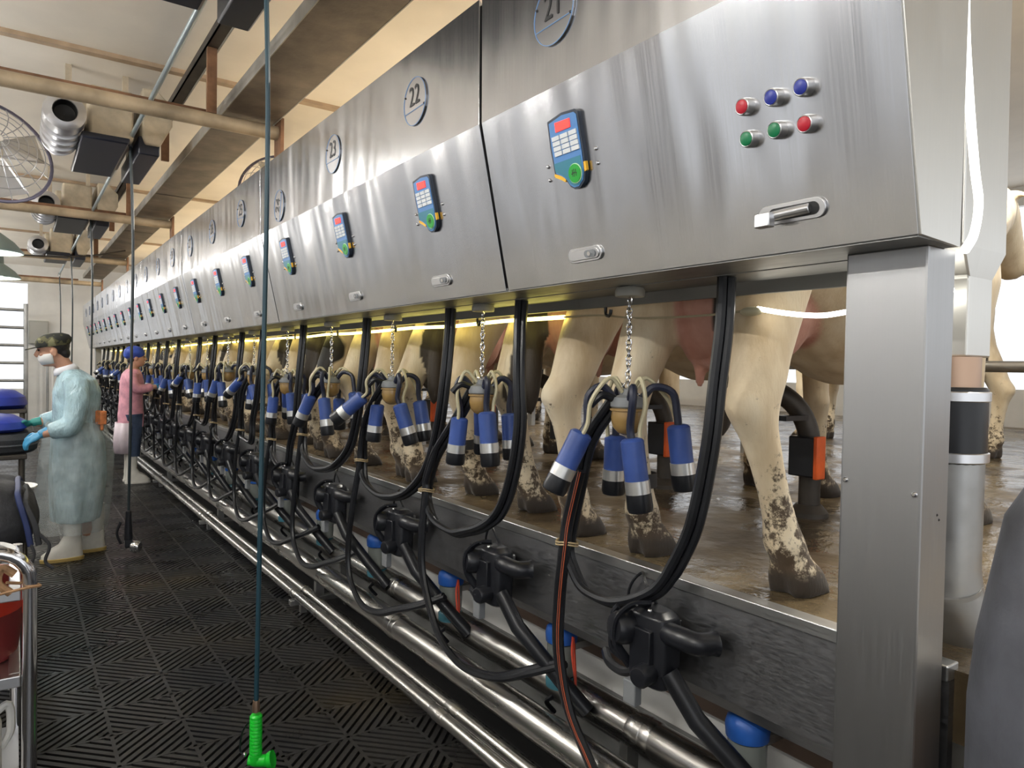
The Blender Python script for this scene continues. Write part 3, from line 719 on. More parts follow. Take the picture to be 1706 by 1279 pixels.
# strip lights and cable under the cabinets
t = thing('strip_light', 'long glowing yellow strip light under the cabinets', 'light', (1.590, 1.95, 1.631))
b = MB(); b.tube([(0, k * .39, .004 * math.sin(k * 2.4)) for k in range(38)], .0075, 8); b.build('glowing_tube', M['ledy'], t)
t = thing('strip_light', 'short white rope light sagging beside the broad post', 'light', (1.588, .8, 1.597))
b = MB(); b.tube(catmull([(0, .352, .018), (0, .27, .002), (0, .19, -.008), (0, .13, -.006), (0, .0, .012), (0, -.12, .03)], 6), .0062, 8); b.build('glowing_tube', M['ledw'], t)
b = MB(); b.ell((0, .37, .012), (.016, .035, .013)); b.build('connector', M['tube_cream'], t)
o = MB().tube(catmull([(1.60, 1.15, 1.615), (1.60, 1.35, 1.607), (1.60, 1.6, 1.612), (1.60, 1.78, 1.630), (1.590, 1.95, 1.631)], 6), .0035, 6).build('light_cable', M['wire'])
tag(o, 'thin tan cable joining the white and yellow strip lights', 'cable')

# ================================================================ COWS (one continuous mesh each; local +x is forward, hooves on z = 0)
def sym(s, secs): return [(z, x, y * s, rx, ry) for z, x, y, rx, ry in secs]
def tilt(secs, dx, dy):
    return [(z, x + dx * max(0, 1 - z / .85), y + dy * max(0, 1 - z / .85), rx, ry) for z, x, y, rx, ry in secs]
HIND = [(1.22, .22, .15, .20, .12), (1.05, .17, .17, .20, .135), (.92, .14, .185, .15, .122), (.80, .092, .195, .119, .106), (.70, .038, .20, .104, .09), (.62, .0, .205, .092, .075), (.56, -.025, .21, .086, .066),
        (.515, -.055, .21, .092, .06), (.48, -.066, .21, .088, .056), (.44, -.058, .21, .068, .051), (.40, -.045, .21, .056, .047), (.33, -.03, .21, .047, .042), (.25, -.015, .21, .044, .040), (.185, -.005, .21, .048, .044), (.14, .0, .21, .060, .053),
        (.11, .008, .21, .058, .053), (.08, .025, .21, .055, .052), (.06, .035, .21, .066, .057)]
FORE = [(1.12, 1.42, .17, .14, .09), (.95, 1.42, .19, .12, .085), (.80, 1.40, .19, .085, .07), (.65, 1.39, .185, .066, .058), (.50, 1.395, .18, .06, .055), (.45, 1.40, .18, .062, .057), (.38, 1.40, .18, .048, .046),
        (.25, 1.395, .18, .04, .038), (.16, 1.395, .18, .045, .044), (.12, 1.40, .18, .052, .05), (.08, 1.42, .18, .05, .05), (.06, 1.43, .18, .062, .056)]
def leg(b, secs, s, dx, dy):
    q = tilt(sym(s, secs), dx, dy); b.stack(q, 16, p=2.1)
    z, x, y, rx, ry = q[-1]
    for c in (-1, 1):
        b.stack([(.085, x - .012, y + c * .022, .05, .030), (.06, x, y + c * .029, .064, .033), (.03, x + .012, y + c * .031, .072, .034), (.0, x + .022, y + c * .032, .078, .034)], 12, p=2.3)
        b.ell((x - .055, y + c * .028, .115), (.018, .015, .022), 8, 5)
def cow_mesh(lt, rt, bag, seed):
    b = MB(); rnd = random.Random(seed)
    T = [(.05, 1.17, .13, .17), (.10, 1.16, .20, .23), (.22, 1.14, .255, .27), (.40, 1.09, .285, .31), (.62, 1.00, .33, .38), (.85, .96, .36, .42), (1.05, .96, .355, .41), (1.25, .99, .31, .38), (1.42, 1.03, .25, .33), (1.55, 1.08, .19, .26), (1.66, 1.12, .12, .17)]
    rg = []
    for x, z, w, h in T:
        q = []
        for j in range(26):
            a = 2 * PI * j / 26; c, t = math.cos(a), math.sin(a)
            q.append((x, w * .92 * math.copysign(abs(c) ** .85, c), z + h * (math.copysign(abs(t) ** .85, t)) * (1 if t < 0 else .93)))
        rg.append(q)
    b.rings(rg)
    b.tube(catmull([(1.45, 0, 1.15), (1.7, 0, 1.24), (1.95, .02, 1.33), (2.08, .03, 1.36)], 4), [.26, .25, .24, .225, .21, .2, .185, .17, .155, .145, .14, .13, .12], 16, flat=.72)
    b.tube(catmull([(1.99, .03, 1.40), (2.12, .03, 1.33), (2.28, .03, 1.2), (2.40, .03, 1.10)], 4), [.10, .115, .12, .122, .118, .11, .10, .092, .085, .08, .078, .076, .06], 14)
    for s in (-1, 1):
        b.tube(catmull([(2.02, s * .07 + .03, 1.39), (2.0, s * .14 + .03, 1.40), (1.98, s * .21 + .03, 1.37)], 4), [.02, .03, .04, .045, .045, .04, .03, .02, .01], 10, flat=.35)
        b.ell((.14, s * .13, 1.34), (.09, .05, .05), 10, 6); b.ell((.36, s * .22, 1.33), (.08, .06, .06), 10, 6)
    leg(b, HIND, 1, *lt); leg(b, HIND, -1, *rt); leg(b, FORE, 1, rnd.uniform(-.06, .06), 0); leg(b, FORE, -1, rnd.uniform(-.08, .08), 0)
    # udder with four teats
    zb, ub = bag
    b.ell((.17, 0, zb + .24), (.15, .115, .24), 18, 12); b.ell((.16, .062, zb + .17), (.12, .078, .165), 16, 9); b.ell((.16, -.062, zb + .17), (.12, .078, .165), 16, 9); b.ell((.38, 0, zb + .22), (.18, .13, .19), 16, 9)
    for (x, y) in ((.14, .072), (.14, -.072), (.33, .085), (.33, -.085)):
        b.tube([(x, y, zb + .06), (x, y, zb - .01), (x + .004, y * 1.05, zb - .052)], [.027, .0175, .0125], 10)
    # tail against the rump
    ty = ub
    b.tube(catmull([(.10, 0, 1.40), (.055, ty * .3, 1.33), (.035, ty * .6, 1.15), (.045, ty, .92), (.03, ty * 1.1, .72)], 4), [.03] * 9 + [.024] * 4 + [.02] * 4, 10)
    b.tube(catmull([(.03, ty * 1.1, .74), (.02, ty * 1.15, .62), (.015, ty * 1.2, .48), (.01, ty * 1.2, .40)], 4), [.022, .03, .035, .038, .04, .04, .04, .038, .035, .03, .026, .02, .012], 10)
    me = remesh(b, .0125, 5, .5)
    def fn(co):
        x, y, z = co[:, 0], co[:, 1], co[:, 2]
        c = np.zeros((len(co), 3))
        d = np.minimum(np.minimum(((x - .165) / .16) ** 2 + (y / .145) ** 2 + ((z - zb - .22) / .265) ** 2, ((x - .38) / .2) ** 2 + (y / .145) ** 2 + ((z - zb - .2) / .21) ** 2), 9)
        u = np.clip((1.18 - d) * 5, 0, 1)
        te = (z < zb + .06) & (z > zb - .07) & (abs(y) < .12) & (x > .10) & (x < .40) & (abs(y) > .03)
        u[te] = 1
        c[:, 0] = u
        c[:, 1] = np.clip((.075 - z) * 40, 0, 1)
        c[:, 1] = np.maximum(c[:, 1], ((abs(y - ub * 1.05) < .05) & (x < .05) & (z < 1.0) & (z > .36) & (abs(ub) < .16)) * 1.0)
        c[:, 2] = np.clip(.30 - z * .8, -.02, .27) + .085 * np.exp(-((z - .42) / .2) ** 2) * (z < .9)
        c[:, 2] *= (1 - u)
        return c
    paint(me, fn); me.materials.append(M['cow'])
    return me
VAR = [cow_mesh((-.02, -.06), (.03, -.13), (.58, -.10), 1), cow_mesh((.05, -.03), (-.04, -.02), (.60, .10), 2), cow_mesh((-.03, .03), (.05, .02), (.56, .09), 3)]
def ankle_band(parent, x, y, z, r):
    q = MB(); q.lathe([(r, -.022), (r + .004, -.022), (r + .004, .022), (r, .022)], (x, y, z), n=18, cap=False); q.box((x - r - .006, y, z), (.018, .035, .04)); return q.build('ankle_band', M['band_black'], parent)
rnd = random.Random(5)
THR = [.70, .66, .72, .60, .46, .66, .62, .58, .50, .70, .64, .52, .68, .6, .48, .66, .6, .55, .66, .6]
cow_proto = {}
for i in range(N):
    k = i % 3
    lab = ('cream dairy cow standing nearest the broad post, hind legs towards the pit', 'cream dairy cow, second from the broad post, pink udder showing')[i] if i < 2 else 'dairy cow seen from behind, %s from the broad post' % ORD[i]
    if i == 4: lab = 'mostly black dairy cow seen from behind, fifth from the broad post'
    if k in cow_proto: o = cow_proto[k].copy(); COL.objects.link(o)
    else: o = link('cow', VAR[k]); cow_proto[k] = o
    o.location = (1.645 + (rnd.uniform(-.02, .03) if i else 0), (1.43 if i == 0 else 1.35 + PITCH * i) + (rnd.uniform(-.02, .02) if i > 1 else 0), PLAT - .006)
    o.rotation_euler = (0, 0, (rnd.uniform(-.04, .04) if i > 1 else (.0, -.04)[i]))
    o.color = (THR[i], (i * .37 + .13) % 1.0, 0, 1)
    tag(o, lab, 'cow', 'cows in the milking stalls')
for i, o in enumerate([q for q in COL.objects if q.get('category') == 'cow']):
    if i in (0, 2, 5): ankle_band(o, -.028 if i == 0 else -.03, (.165 if i == 0 else .235) if i != 2 else -.212, .24, .053)
# cows waiting beyond the stalls
for k, (x, y, rz, th) in enumerate(((5.4, 2.2, 1.3, .66), (5.2, 5.0, 1.7, .44), (5.6, 7.6, 1.5, .62), (5.3, 10.4, 1.4, .5))):
    o = cow_proto[k % 3].copy(); COL.objects.link(o); o.location = (x, y, PLAT - .006); o.rotation_euler = (0, 0, rz); o.color = (th, k * .29 + .4, 0, 1)
    tag(o, 'dairy cow standing crosswise beyond the stalls, %s along from the broad post' % ORD[k], 'cow', 'cows beyond the stalls')

# stall posts: dark curved bars with an orange-faced reader box
def make_stall():
    t = thing('stall_post', 'x', 'stall post')
    b = MB(); b.tube(catmull([(0, 0, 0), (0, 0, .22), (-.01, .01, .36), (-.05, .05, .46), (-.12, .12, .52), (-.20, .19, .535)], 5), .042, 12); b.build('curved_bar', M['dark_steel'], t)
    b = MB(); b.bb(-.085, -.01, -.07, .045, .17, .33); q = b.build('reader_box', M['black_plastic'], t, bevel=.006)
    b = MB(); b.bb(-.09, -.03, -.086, -.068, .165, .335); b.build('orange_face', M['orange'], q, bevel=.004)
    b = MB(); b.lathe([(.075, 0), (.075, .02), (.05, .05)], (0, 0, 0), n=18); b.build('foot', M['dark_steel'], t)
    b = MB(); b.bb(-.20, -.05, -.02, .02, .395, .415); b.build('tag_plate', M['black_plastic'], t)
    return t
st0 = make_stall()
for i in range(12):
    c = place(st0, 'stall', (2.66, 1.66 + PITCH * i, PLAT - .006), 0, 'dark curved stall post with orange-faced box, %s from the broad post' % ORD[i]); c['group'] = 'stall posts'
# long rails over the cows' necks, and gates far behind
for k, (x, z) in enumerate(((4.25, 2.0), (4.25, 1.5))):
    o = MB().cyl((x, .3, z), (x, 17, z), .03, n=12).build('breast_rail', M['galv']); tag(o, '%s galvanised breast rail running along the cow heads' % ('upper', 'lower')[k], 'rail')
for k in range(7):
    o = MB().cyl((4.32, .6 + k * 2.6, PLAT - .005), (4.32, .6 + k * 2.6, 2.2), .04, n=12).build('rail_post', M['galv']); tag(o, 'galvanised upright carrying the breast rails, %s along from the near end' % ORD[k], 'post', 'breast rail uprights')

# ================================================================ PEOPLE (local +x is the way they face, +y their left)
def limb(b, pts, rad, n=12, k=5):
    P = catmull(pts, k); L = len(P); r = []
    for i in range(L):
        t = i / (L - 1) * (len(rad) - 1); j = min(int(t), len(rad) - 2); r.append(rad[j] + (rad[j + 1] - rad[j]) * (t - j))
    b.tube(P, r, n)
def head(b, c, yaw=0, pitch=0, s=1.0):
    R = Matrix.Rotation(yaw, 3, 'Z') @ Matrix.Rotation(pitch, 3, 'Y'); c = V(c)
    def at(x, y, z): return c + R @ V((x * s, y * s, z * s))
    b.ell(at(-.01, 0, .03), (.098 * s, .076 * s, .09 * s), 18, 10, R); b.ell(at(.02, 0, -.035), (.072 * s, .062 * s, .085 * s), 16, 10, R)
    b.ell(at(.055, 0, -.085), (.032 * s, .034 * s, .028 * s), 12, 7, R)
    b.tube([at(.085, 0, .02), at(.108, 0, -.02), at(.098, 0, -.032)], [.009 * s, .014 * s, .014 * s], 8)
    for q in (-1, 1):
        b.ell(at(-.005, q * .078, -.015), (.022 * s, .010 * s, .034 * s), 10, 7, R)
        b.ell(at(.068, q * .032, -.02), (.022 * s, .02 * s, .018 * s), 8, 6, R)
    b.ell(at(.087, 0, -.062), (.012 * s, .024 * s, .008 * s), 10, 6, R)
    return at, R
def hand_mb(wrist, d, n, curl=.5, side=1):
    """wrist point, direction of the fingers, back-of-hand normal"""
    b = MB(); w = V(wrist); d = V(d).normalized(); n = (V(n) - d * V(n).dot(d)).normalized(); s = d.cross(n) * side
    R = Matrix((d, s, n)).transposed()
    b.ell(w + d * .045, (.05, .042, .02), 14, 8, R); b.tube([w - d * .05, w + d * .01], [.033, .03], 10)
    for k, (o, L) in enumerate(((.030, .072), (.010, .080), (-.011, .075), (-.030, .060))):
        p = w + d * .082 + s * o; P = [p - d * .02, p]; a = .12
        for f in (.42, .33, .25):
            a += curl * .7; P.append(P[-1] + (d * math.cos(a) - n * math.sin(a)) * L * f)
        b.tube(catmull(P, 3), .0098, 8)
    p = w + d * .03 + s * .036
    b.tube(catmull([p - s * .012, p + (s * .6 + d * .5) * .03, p + (s * .55 + d * .9) * .05 - n * .012, p + (s * .35 + d * 1.2) * .062 - n * .022], 3), .011, 8)
    return b
def boot(x, y, fwd, h, rx=.062):
    b = MB(); b.stack([(.018, x + .03, y, .13, .048), (.05, x + .03, y, .128, .05), (.085, x + .012, y, .105, .048), (.12, x - .02, y, .075, .048), (.18, x - .035, y, .055, .047), (h - .02, x - .03, y, rx, .058), (h, x - .03, y, rx + .003, .06)], 18, p=2.3)
    s = MB(); s.stack([(.0, x + .03, y, .136, .05), (.022, x + .03, y, .138, .053), (.026, x + .03, y, .133, .05)], 18, p=2.5)
    return b, s
def mb_me(me, name, m, parent):
    me.materials.append(m); return link(name, me, parent)

# worker in the blue gown
W = thing('person', 'person in blue translucent gown, camouflage cap and white boots reaching to the left', 'person', (.355, 6.1, 0), PI)
b = MB()
b.stack([(.78, .0, 0, .10, .15), (.9, .0, 0, .12, .17), (1.05, -.01, 0, .11, .15), (1.2, -.01, 0, .125, .175), (1.31, -.005, 0, .10, .18), (1.36, .02, 0, .07, .09)], 18)
limb(b, [(.02, 0, 1.33), (.06, 0, 1.40), (.10, 0, 1.47)], [.062, .055, .055])
at, R = head(b, (.135, 0, 1.515), 0, .18, .98)
limb(b, [(.0, .17, 1.31), (.0, .225, 1.15), (.035, .25, .99), (.12, .24, .955), (.205, .23, .93)], [.062, .052, .043, .04, .03])
limb(b, [(.0, -.17, 1.31), (.03, -.22, 1.15), (.07, -.22, 1.02), (.16, -.17, .99), (.24, -.14, .985)], [.062, .052, .043, .04, .03])
limb(b, [(.0, .09, .84), (.02, .095, .5), (.0, .10, .12)], [.095, .065, .045]); limb(b, [(-.02, -.09, .84), (-.06, -.095, .5), (-.11, -.10, .12)], [.095, .065, .045])
mb_me(remesh(b, .008, 3), 'body', M['skin'], W)
for sd, p, q, mt in ((1, (.205, .23, .93), (.85, -.02, -.48), 'glove'), (-1, (.245, -.14, .985), (.9, .0, -.2), 'glove_green')):
    hb = hand_mb(p, q, (.4, .45 * sd, .8), .55, sd); mb_me(remesh(hb, .0045, 3), 'glove', M[mt], W)['label'] = 'blue rubber glove' if sd > 0 else 'green rubber glove'
for x, y, h in ((.045, .10, .36), (-.115, -.10, .36)):
    bb, ss = boot(x, y, 1, h); o = bb.build('boot', M['boot'], W); ss.build('sole', M['sole'], o)
g = MB()
g.stack([(.27, -.01, .0, .15, .19), (.32, -.015, 0, .16, .20), (.60, -.03, 0, .185, .225), (.85, -.03, 0, .175, .22), (.98, -.01, 0, .15, .195), (1.08, -.015, 0, .15, .195), (1.22, -.02, 0, .155, .205), (1.31, -.015, 0, .125, .205), (1.355, .01, 0, .09, .12), (1.38, .03, 0, .07, .075)], 26)
limb(g, [(.0, .165, 1.30), (-.005, .235, 1.15), (.03, .255, .99), (.10, .245, .962), (.16, .236, .943)], [.085, .078, .07, .066, .055], 14); limb(g, [(.0, -.165, 1.30), (.03, -.23, 1.15), (.07, -.23, 1.02), (.14, -.185, .995), (.2, -.16, .988)], [.085, .078, .07, .066, .055], 14)
gm = remesh(g, .012, 4); 
rr = random.Random(2)
for v in gm.vertices:
    a = math.atan2(v.co.y, v.co.x + .02); k = max(0, min(1, (1.0 - v.co.z) / .6))
    v.co.x += .006 * k * math.cos(a) * math.sin(a * 9 + v.co.z * 3); v.co.y += .006 * k * math.sin(a) * math.sin(a * 9 + v.co.z * 3)
mb_me(gm, 'gown', M['gown'], W)
f = MB(); rg = []
for z, cx, rx, ry in ((.20, .01, .225, .235), (.45, .0, .235, .255), (.75, -.02, .232, .26), (.93, -.015, .195, .235), (1.0, -.012, .172, .215)):
    rg.append([(cx + (rx + .012 * math.sin(9 * a)) * math.cos(a), (ry + .012 * math.sin(9 * a)) * math.sin(a), z) for a in [2 * PI * j / 48 for j in range(48)]])
f.rings(rg, cap=False); o = f.build('apron', M['film'], W, ang=80); o.modifiers.new('s', 'SOLIDIFY').thickness = .003
o = MB().box((-.150, .125, 1.03), (.045, .13, .10), Matrix.Rotation(.4, 3, 'Z')).box((-.165, .15, .985), (.02, .035, .1), Matrix.Rotation(.3, 3, 'X')).box((-.17, .10, .975), (.018, .035, .09), Matrix.Rotation(-.3, 3, 'X')).build('waist_tie', M['orange_cloth'], W, bevel=.008); o['label'] = 'orange cloth tie at the back'
b = MB(); b.lathe([(.085, 0), (.078, .03), (.066, .05)], (.045, 0, 1.355), (.35, 0, 1), 20, cap=False); o = b.build('collar', M['collar'], W); o.modifiers.new('s', 'SOLIDIFY').thickness = .006
hr = MB()
hr.ell(at(-.03, 0, .035), (.088, .082, .085), 18, 10, R); hr.ell(at(-.07, 0, -.03), (.04, .065, .05), 14, 8, R); mb_me(remesh(hr, .008, 2), 'hair', M['hair'], W)
c = MB(); q = [(at(-.015, 0, 0), 0)]
rgs = []
for z, rx, ry, dx in ((.028, .106, .092, 0), (.05, .116, .10, -.004), (.075, .116, .10, -.01), (.10, .10, .088, -.012), (.118, .06, .055, -.012), (.123, .01, .01, -.012)):
    rgs.append([at(-.012 + dx + rx * math.cos(a), ry * math.sin(a), z) for a in [2 * PI * j / 26 for j in range(26)]])
c.rings(rgs); cap = c.build('cap', M['camo'], W, ang=60)
c = MB(); P = [(.07, .075), (.115, .06), (.155, .03), (.165, 0), (.155, -.03), (.115, -.06), (.07, -.075)]
c.prism(P, lambda u, w, h: tuple(at(u, w, h - .12 * u)), .042, .050); c.build('peak', M['camo'], cap)
k = MB(); rgs = []
for z, rx, ry in ((-.022, .098, .062), (-.04, .106, .064), (-.065, .103, .06), (-.098, .088, .045)):
    rgs.append([at(-.005 + rx * math.cos(a) * (1 if abs(a) > .3 else 1.0), ry * math.sin(a) * 1.12, z) for a in [-1.45 + 2.9 * j / 14 for j in range(15)]])
n = 15; k.add([p for r in rgs for p in r], [(i * n + j, i * n + j + 1, (i + 1) * n + j + 1, (i + 1) * n + j) for i in range(3) for j in range(14)])
o = k.build('face_mask', M['mask'], W); o.modifiers.new('s', 'SOLIDIFY').thickness = .003
e = MB()
for s in (-1, 1): e.ell(at(.084, s * .033, .012), (.008, .014, .008), 10, 6, R)
e.build('eyes', M['eye'], W)
tr = MB(); limb(tr, [(.03, .10, .6), (.02, .10, .34)], [.09, .08]); limb(tr, [(-.09, -.10, .6), (-.11, -.10, .34)], [.09, .08]); tr.build('trousers', M['jeans'], W)

# worker in the pink gown, turned to the cows
W2 = thing('person', 'person in pink gown, blue cloth cap and white boots standing by the far clusters', 'person', (1.13, 9.5, 0), -.15)
b = MB()
b.stack([(.78, .0, 0, .10, .14), (.9, .0, 0, .115, .16), (1.05, .0, 0, .10, .135), (1.2, .01, 0, .115, .16), (1.30, .01, 0, .09, .165), (1.35, .02, 0, .06, .08)], 18)
limb(b, [(.01, 0, 1.32), (.03, 0, 1.39), (.045, 0, 1.45)], [.056, .05, .05]); at, R = head(b, (.06, 0, 1.49), 0, .05, .94)
for s, e, w_ in ((1, (.05, .21, 1.12), (.26, .15, 1.12)), (-1, (.08, -.2, 1.12), (.28, -.12, 1.15))):
    limb(b, [(.01, s * .155, 1.29), (.02, s * .2, 1.2), e, w_], [.055, .048, .04, .028])
    hb = hand_mb(w_, (.8, -.1 * s, .1), (0, s, .6), .5, s); mb_me(remesh(hb, .0045, 3), 'glove', M['glove'], W2)
limb(b, [(.0, .085, .84), (.02, .09, .5), (.0, .09, .12)], [.09, .062, .042]); limb(b, [(.0, -.085, .84), (.02, -.09, .5), (.03, -.10, .12)], [.09, .062, .042])
mb_me(remesh(b, .008, 3), 'body', M['skin'], W2)
g = MB(); g.stack([(.66, .0, 0, .135, .185), (.8, .0, 0, .14, .185), (1.0, .0, 0, .125, .165), (1.2, .01, 0, .13, .18), (1.29, .01, 0, .11, .18), (1.35, .02, 0, .07, .09)], 24)
for s, e, w_ in ((1, (.05, .21, 1.12), (.2, .165, 1.12)), (-1, (.08, -.2, 1.12), (.22, -.14, 1.14))): limb(g, [(.01, s * .15, 1.28), (.02, s * .2, 1.2), e, w_], [.075, .066, .058, .048], 14)
mb_me(remesh(g, .012, 4), 'gown', M['pink'], W2)
f = MB(); rg = []
for z, cx, rx, ry in ((.36, -.03, .15, .20), (.55, -.02, .155, .2), (.72, -.01, .15, .195)):
    rg.append([(cx + (rx + .01 * math.sin(9 * a)) * math.cos(a), (ry + .01 * math.sin(9 * a)) * math.sin(a), z) for a in [.9 + 4.0 * j / 30 for j in range(31)]])
n = 31; f.add([p for r in rg for p in r], [(i * n + j, i * n + j + 1, (i + 1) * n + j + 1, (i + 1) * n + j) for i in range(2) for j in range(30)])
o = f.build('apron', M['pale_pink'], W2, ang=80); o.modifiers.new('s', 'SOLIDIFY').thickness = .004
tr = MB(); limb(tr, [(.02, .09, .82), (.03, .09, .55), (.01, .09, .32)], [.11, .085, .07]); limb(tr, [(.02, -.09, .82), (.03, -.09, .55), (.03, -.10, .32)], [.11, .085, .07]); tr.build('trousers', M['jeans'], W2)
for x, y in ((.02, .09), (.05, -.10)):
    bb, ss = boot(x, y, 1, .36); o = bb.build('boot', M['boot'], W2); ss.build('sole', M['boot'], o)
c = MB(); c.ell(at(-.03, 0, .055), (.115, .10, .085), 20, 12, R); c.ell(at(-.09, 0, .03), (.06, .075, .06), 16, 9, R); mb_me(remesh(c, .009, 3), 'cap', M['blue_hat'], W2)
e = MB(); hr = MB(); hr.ell(at(-.06, 0, -.03), (.045, .068, .05), 14, 8, R); hr.build('hair', M['hair'], W2)
for s in (-1, 1): e.ell(at(.084, s * .033, .012), (.008, .012, .007), 10, 6, R)
e.build('eyes', M['eye'], W2)
m_ = MB(); m_.ell(at(.094, 0, -.062), (.008, .022, .006), 10, 6, R); m_.build('lips', mat('lips', (.45, .14, .13), .5), W2)

# ================================================================ OVERHEAD PIPES, TRAY, VENTILATION, HOSES
for k, y in enumerate((.88, 4.88, 8.88, 12.8, 16.8)):
    t = thing('cross_pipe', '%s overhead cross pipe of peeling cream paint and rust' % ('near unseen', 'big', 'second', 'third', 'last')[k] if k else 'overhead cross pipe above the near cabinet, out of frame', 'pipe', (0, y, 3.0), 0, 'overhead cross pipes')
    b = MB(); b.cyl((-3.6, 0, 0), (1.46, 0, 0), .046, n=16); b.build('tube', M['pipe_paint'], t)
    q = MB(); q.bb(1.45, 1.475, -.07, .07, -.45, .09); q.build('end_bracket', M['rust'], t, bevel=.003)
    q = MB(); q.bb(-3.6, 1.05, .065, .10, .05, .085); q.build('rusty_angle', M['rust'], t)
t = thing('cable_tray', 'wide brown steel tray hung along the row above the cabinets', 'tray', (1.265, .2, 3.06))
b = MB(); b.bb(-.165, .165, 0, 16.2, 0, .006); b.build('base', M['tray_steel'], t, smooth=False)
b = MB(); b.bb(-.170, -.164, 0, 16.2, -.002, .075); b.bb(.164, .170, 0, 16.2, -.002, .075); b.build('side', M['tray_side'], t, smooth=False)
for y in (2.6, 5.0, 7.4, 9.8, 12.2):
    b = MB(); b.bb(-.16, .16, y - .012, y + .012, -.003, .0); b.build('joint', M['dark_steel'], t, smooth=False)
t = thing('ceiling_channel', 'dark steel channel hung below the ceiling along the walkway', 'channel', (1.03, .2, 3.46))
b = MB(); b.bb(-.035, .035, 0, 16.5, 0, .01); b.bb(-.035, -.027, 0, 16.5, 0, .06); b.build('web', M['dark_steel'], t, smooth=False)
b = MB(); b.bb(.036, .046, 0, 16.5, -.004, .06); b.build('side_plate', M['tray_side'], t, smooth=False)
for k, (y, z0) in enumerate(((4.88, 3.046), (6.6, 3.13), (8.88, 3.046), (10.6, 3.13), (12.8, 3.046))):
    t = thing('hanger_bar', 'rust-brown hanger bar from the dark channel, %s along from the near end' % ORD[k], 'hanger', (1.03, y, 0), 0, 'rusty hanger bars')
    b = MB(); b.bb(-.03, .03, -.014, .014, z0, 3.46); b.build('bar', M['rust'], t, smooth=False, bevel=.002)
t = thing('water_pipe', 'thin grey-blue water pipe running above the walkway', 'pipe', (.69, .5, 3.075))
b = MB(); b.tube([(0, 0, 0), (0, 15.8, 0)], .0155, 10); b.build('tube', mat('grey_blue_pipe', (.36, .44, .47), .35, .3), t)
for y in (2.0, 5.4, 8.75, 12.1, 15.5):
    q = MB(); q.lathe([(.02, -.03), (.024, -.025), (.024, .025), (.02, .03)], (0, y, 0), (0, 1, 0), 14); q.cyl((0, y, 0), (0, y, -.06), .016, n=12); q.build('tee', M['galv'], t)
# drop hoses
def drop_hose(y, label, mt, zb, gun=None, bow=.02):
    t = thing('hanging_wash_hose', label, 'hose', (.69, y, 0), 0, 'wash hoses hanging from the water pipe')
    b = MB(); b.tube(catmull([(0, 0, 3.03), (bow, 0, 2.3), (bow * .6, 0, 1.3), (0, .0, zb)], 8), (.0085 if y < 4 else .010), 8); b.build('hose', mt, t)
    return t
t = drop_hose(2.5, 'blue-green wash hose with a bright green spray gun, nearest of the hanging hoses', M['teal_hose'], .26)
b = MB(); b.lathe([(.013, 0), (.0135, .02), (.011, .04)], (0, 0, .235), n=12); b.build('copper_ferrule', M['brass'], t)
g = MB(); pr = [(.015, .225)]
z = .222
for k in range(11): pr += [(.0215, z - .002), (.0215, z - .009), (.0195, z - .011)]; z -= .0125
g.lathe([(.016, .226)] + pr[1:] + [(.021, .085), (.023, .06), (.018, .05)], n=16)
gun = g.build('gun_grip', M['green'], t)
g = MB(); g.tube(catmull([(-.022, .012, .064), (.0, 0, .062), (.03, -.02, .062), (.05, -.033, .068)], 4), [.017] * 4 + [.021] * 5 + [.026, .028, .028, .03], 14); g.build('gun_head', M['green'], gun)
g = MB(); g.tube([(.0, .0, .085), (.024, -.017, .062), (.04, -.02, .045)], .012, 10); g.build('gun_neck', M['green'], gun)
g = MB(); g.tube(catmull([(-.03, .02, .075), (-.045, .03, .10), (-.04, .025, .16), (-.022, .012, .20)], 5), .0035, 6); g.build('trigger_wire', M['black_end'], gun)
g = MB(); g.ell((-.032, .022, .082), (.007, .007, .009), 10, 6); g.build('trigger_pin', M['chrome'], gun)
t = drop_hose(5.9, 'dark wash hose ending in a black trigger gun with a silver nozzle', M['black_hose'], .22)
g = MB(); g.tube([(0, 0, .34), (0, 0, .12)], [.02, .03], 12); g.box((.0, 0, .095), (.05, .045, .06)); gun = g.build('gun_grip', M['black_plastic'], t, bevel=.006)
g = MB(); g.tube(catmull([(-.05, 0, .26), (-.075, 0, .18), (-.05, 0, .10)], 5), .01, 8); g.build('trigger', M['black_plastic'], gun)
g = MB(); g.lathe([(.02, 0), (.042, .02), (.046, .05), (.036, .075), (.02, .078)], (.01, -.005, .075), (.8, -.55, -.1), 18); g.build('nozzle', M['chrome'], gun)
drop_hose(9.25, 'thin dark wash hose hanging between the two workers', M['black_hose'], .35)
drop_hose(12.6, 'thin wash hose hanging behind the capped worker, nearer of the two', M['black_hose'], .35)
drop_hose(16.0, 'farthest thin wash hose hanging before the white end wall', M['black_hose'], .35)

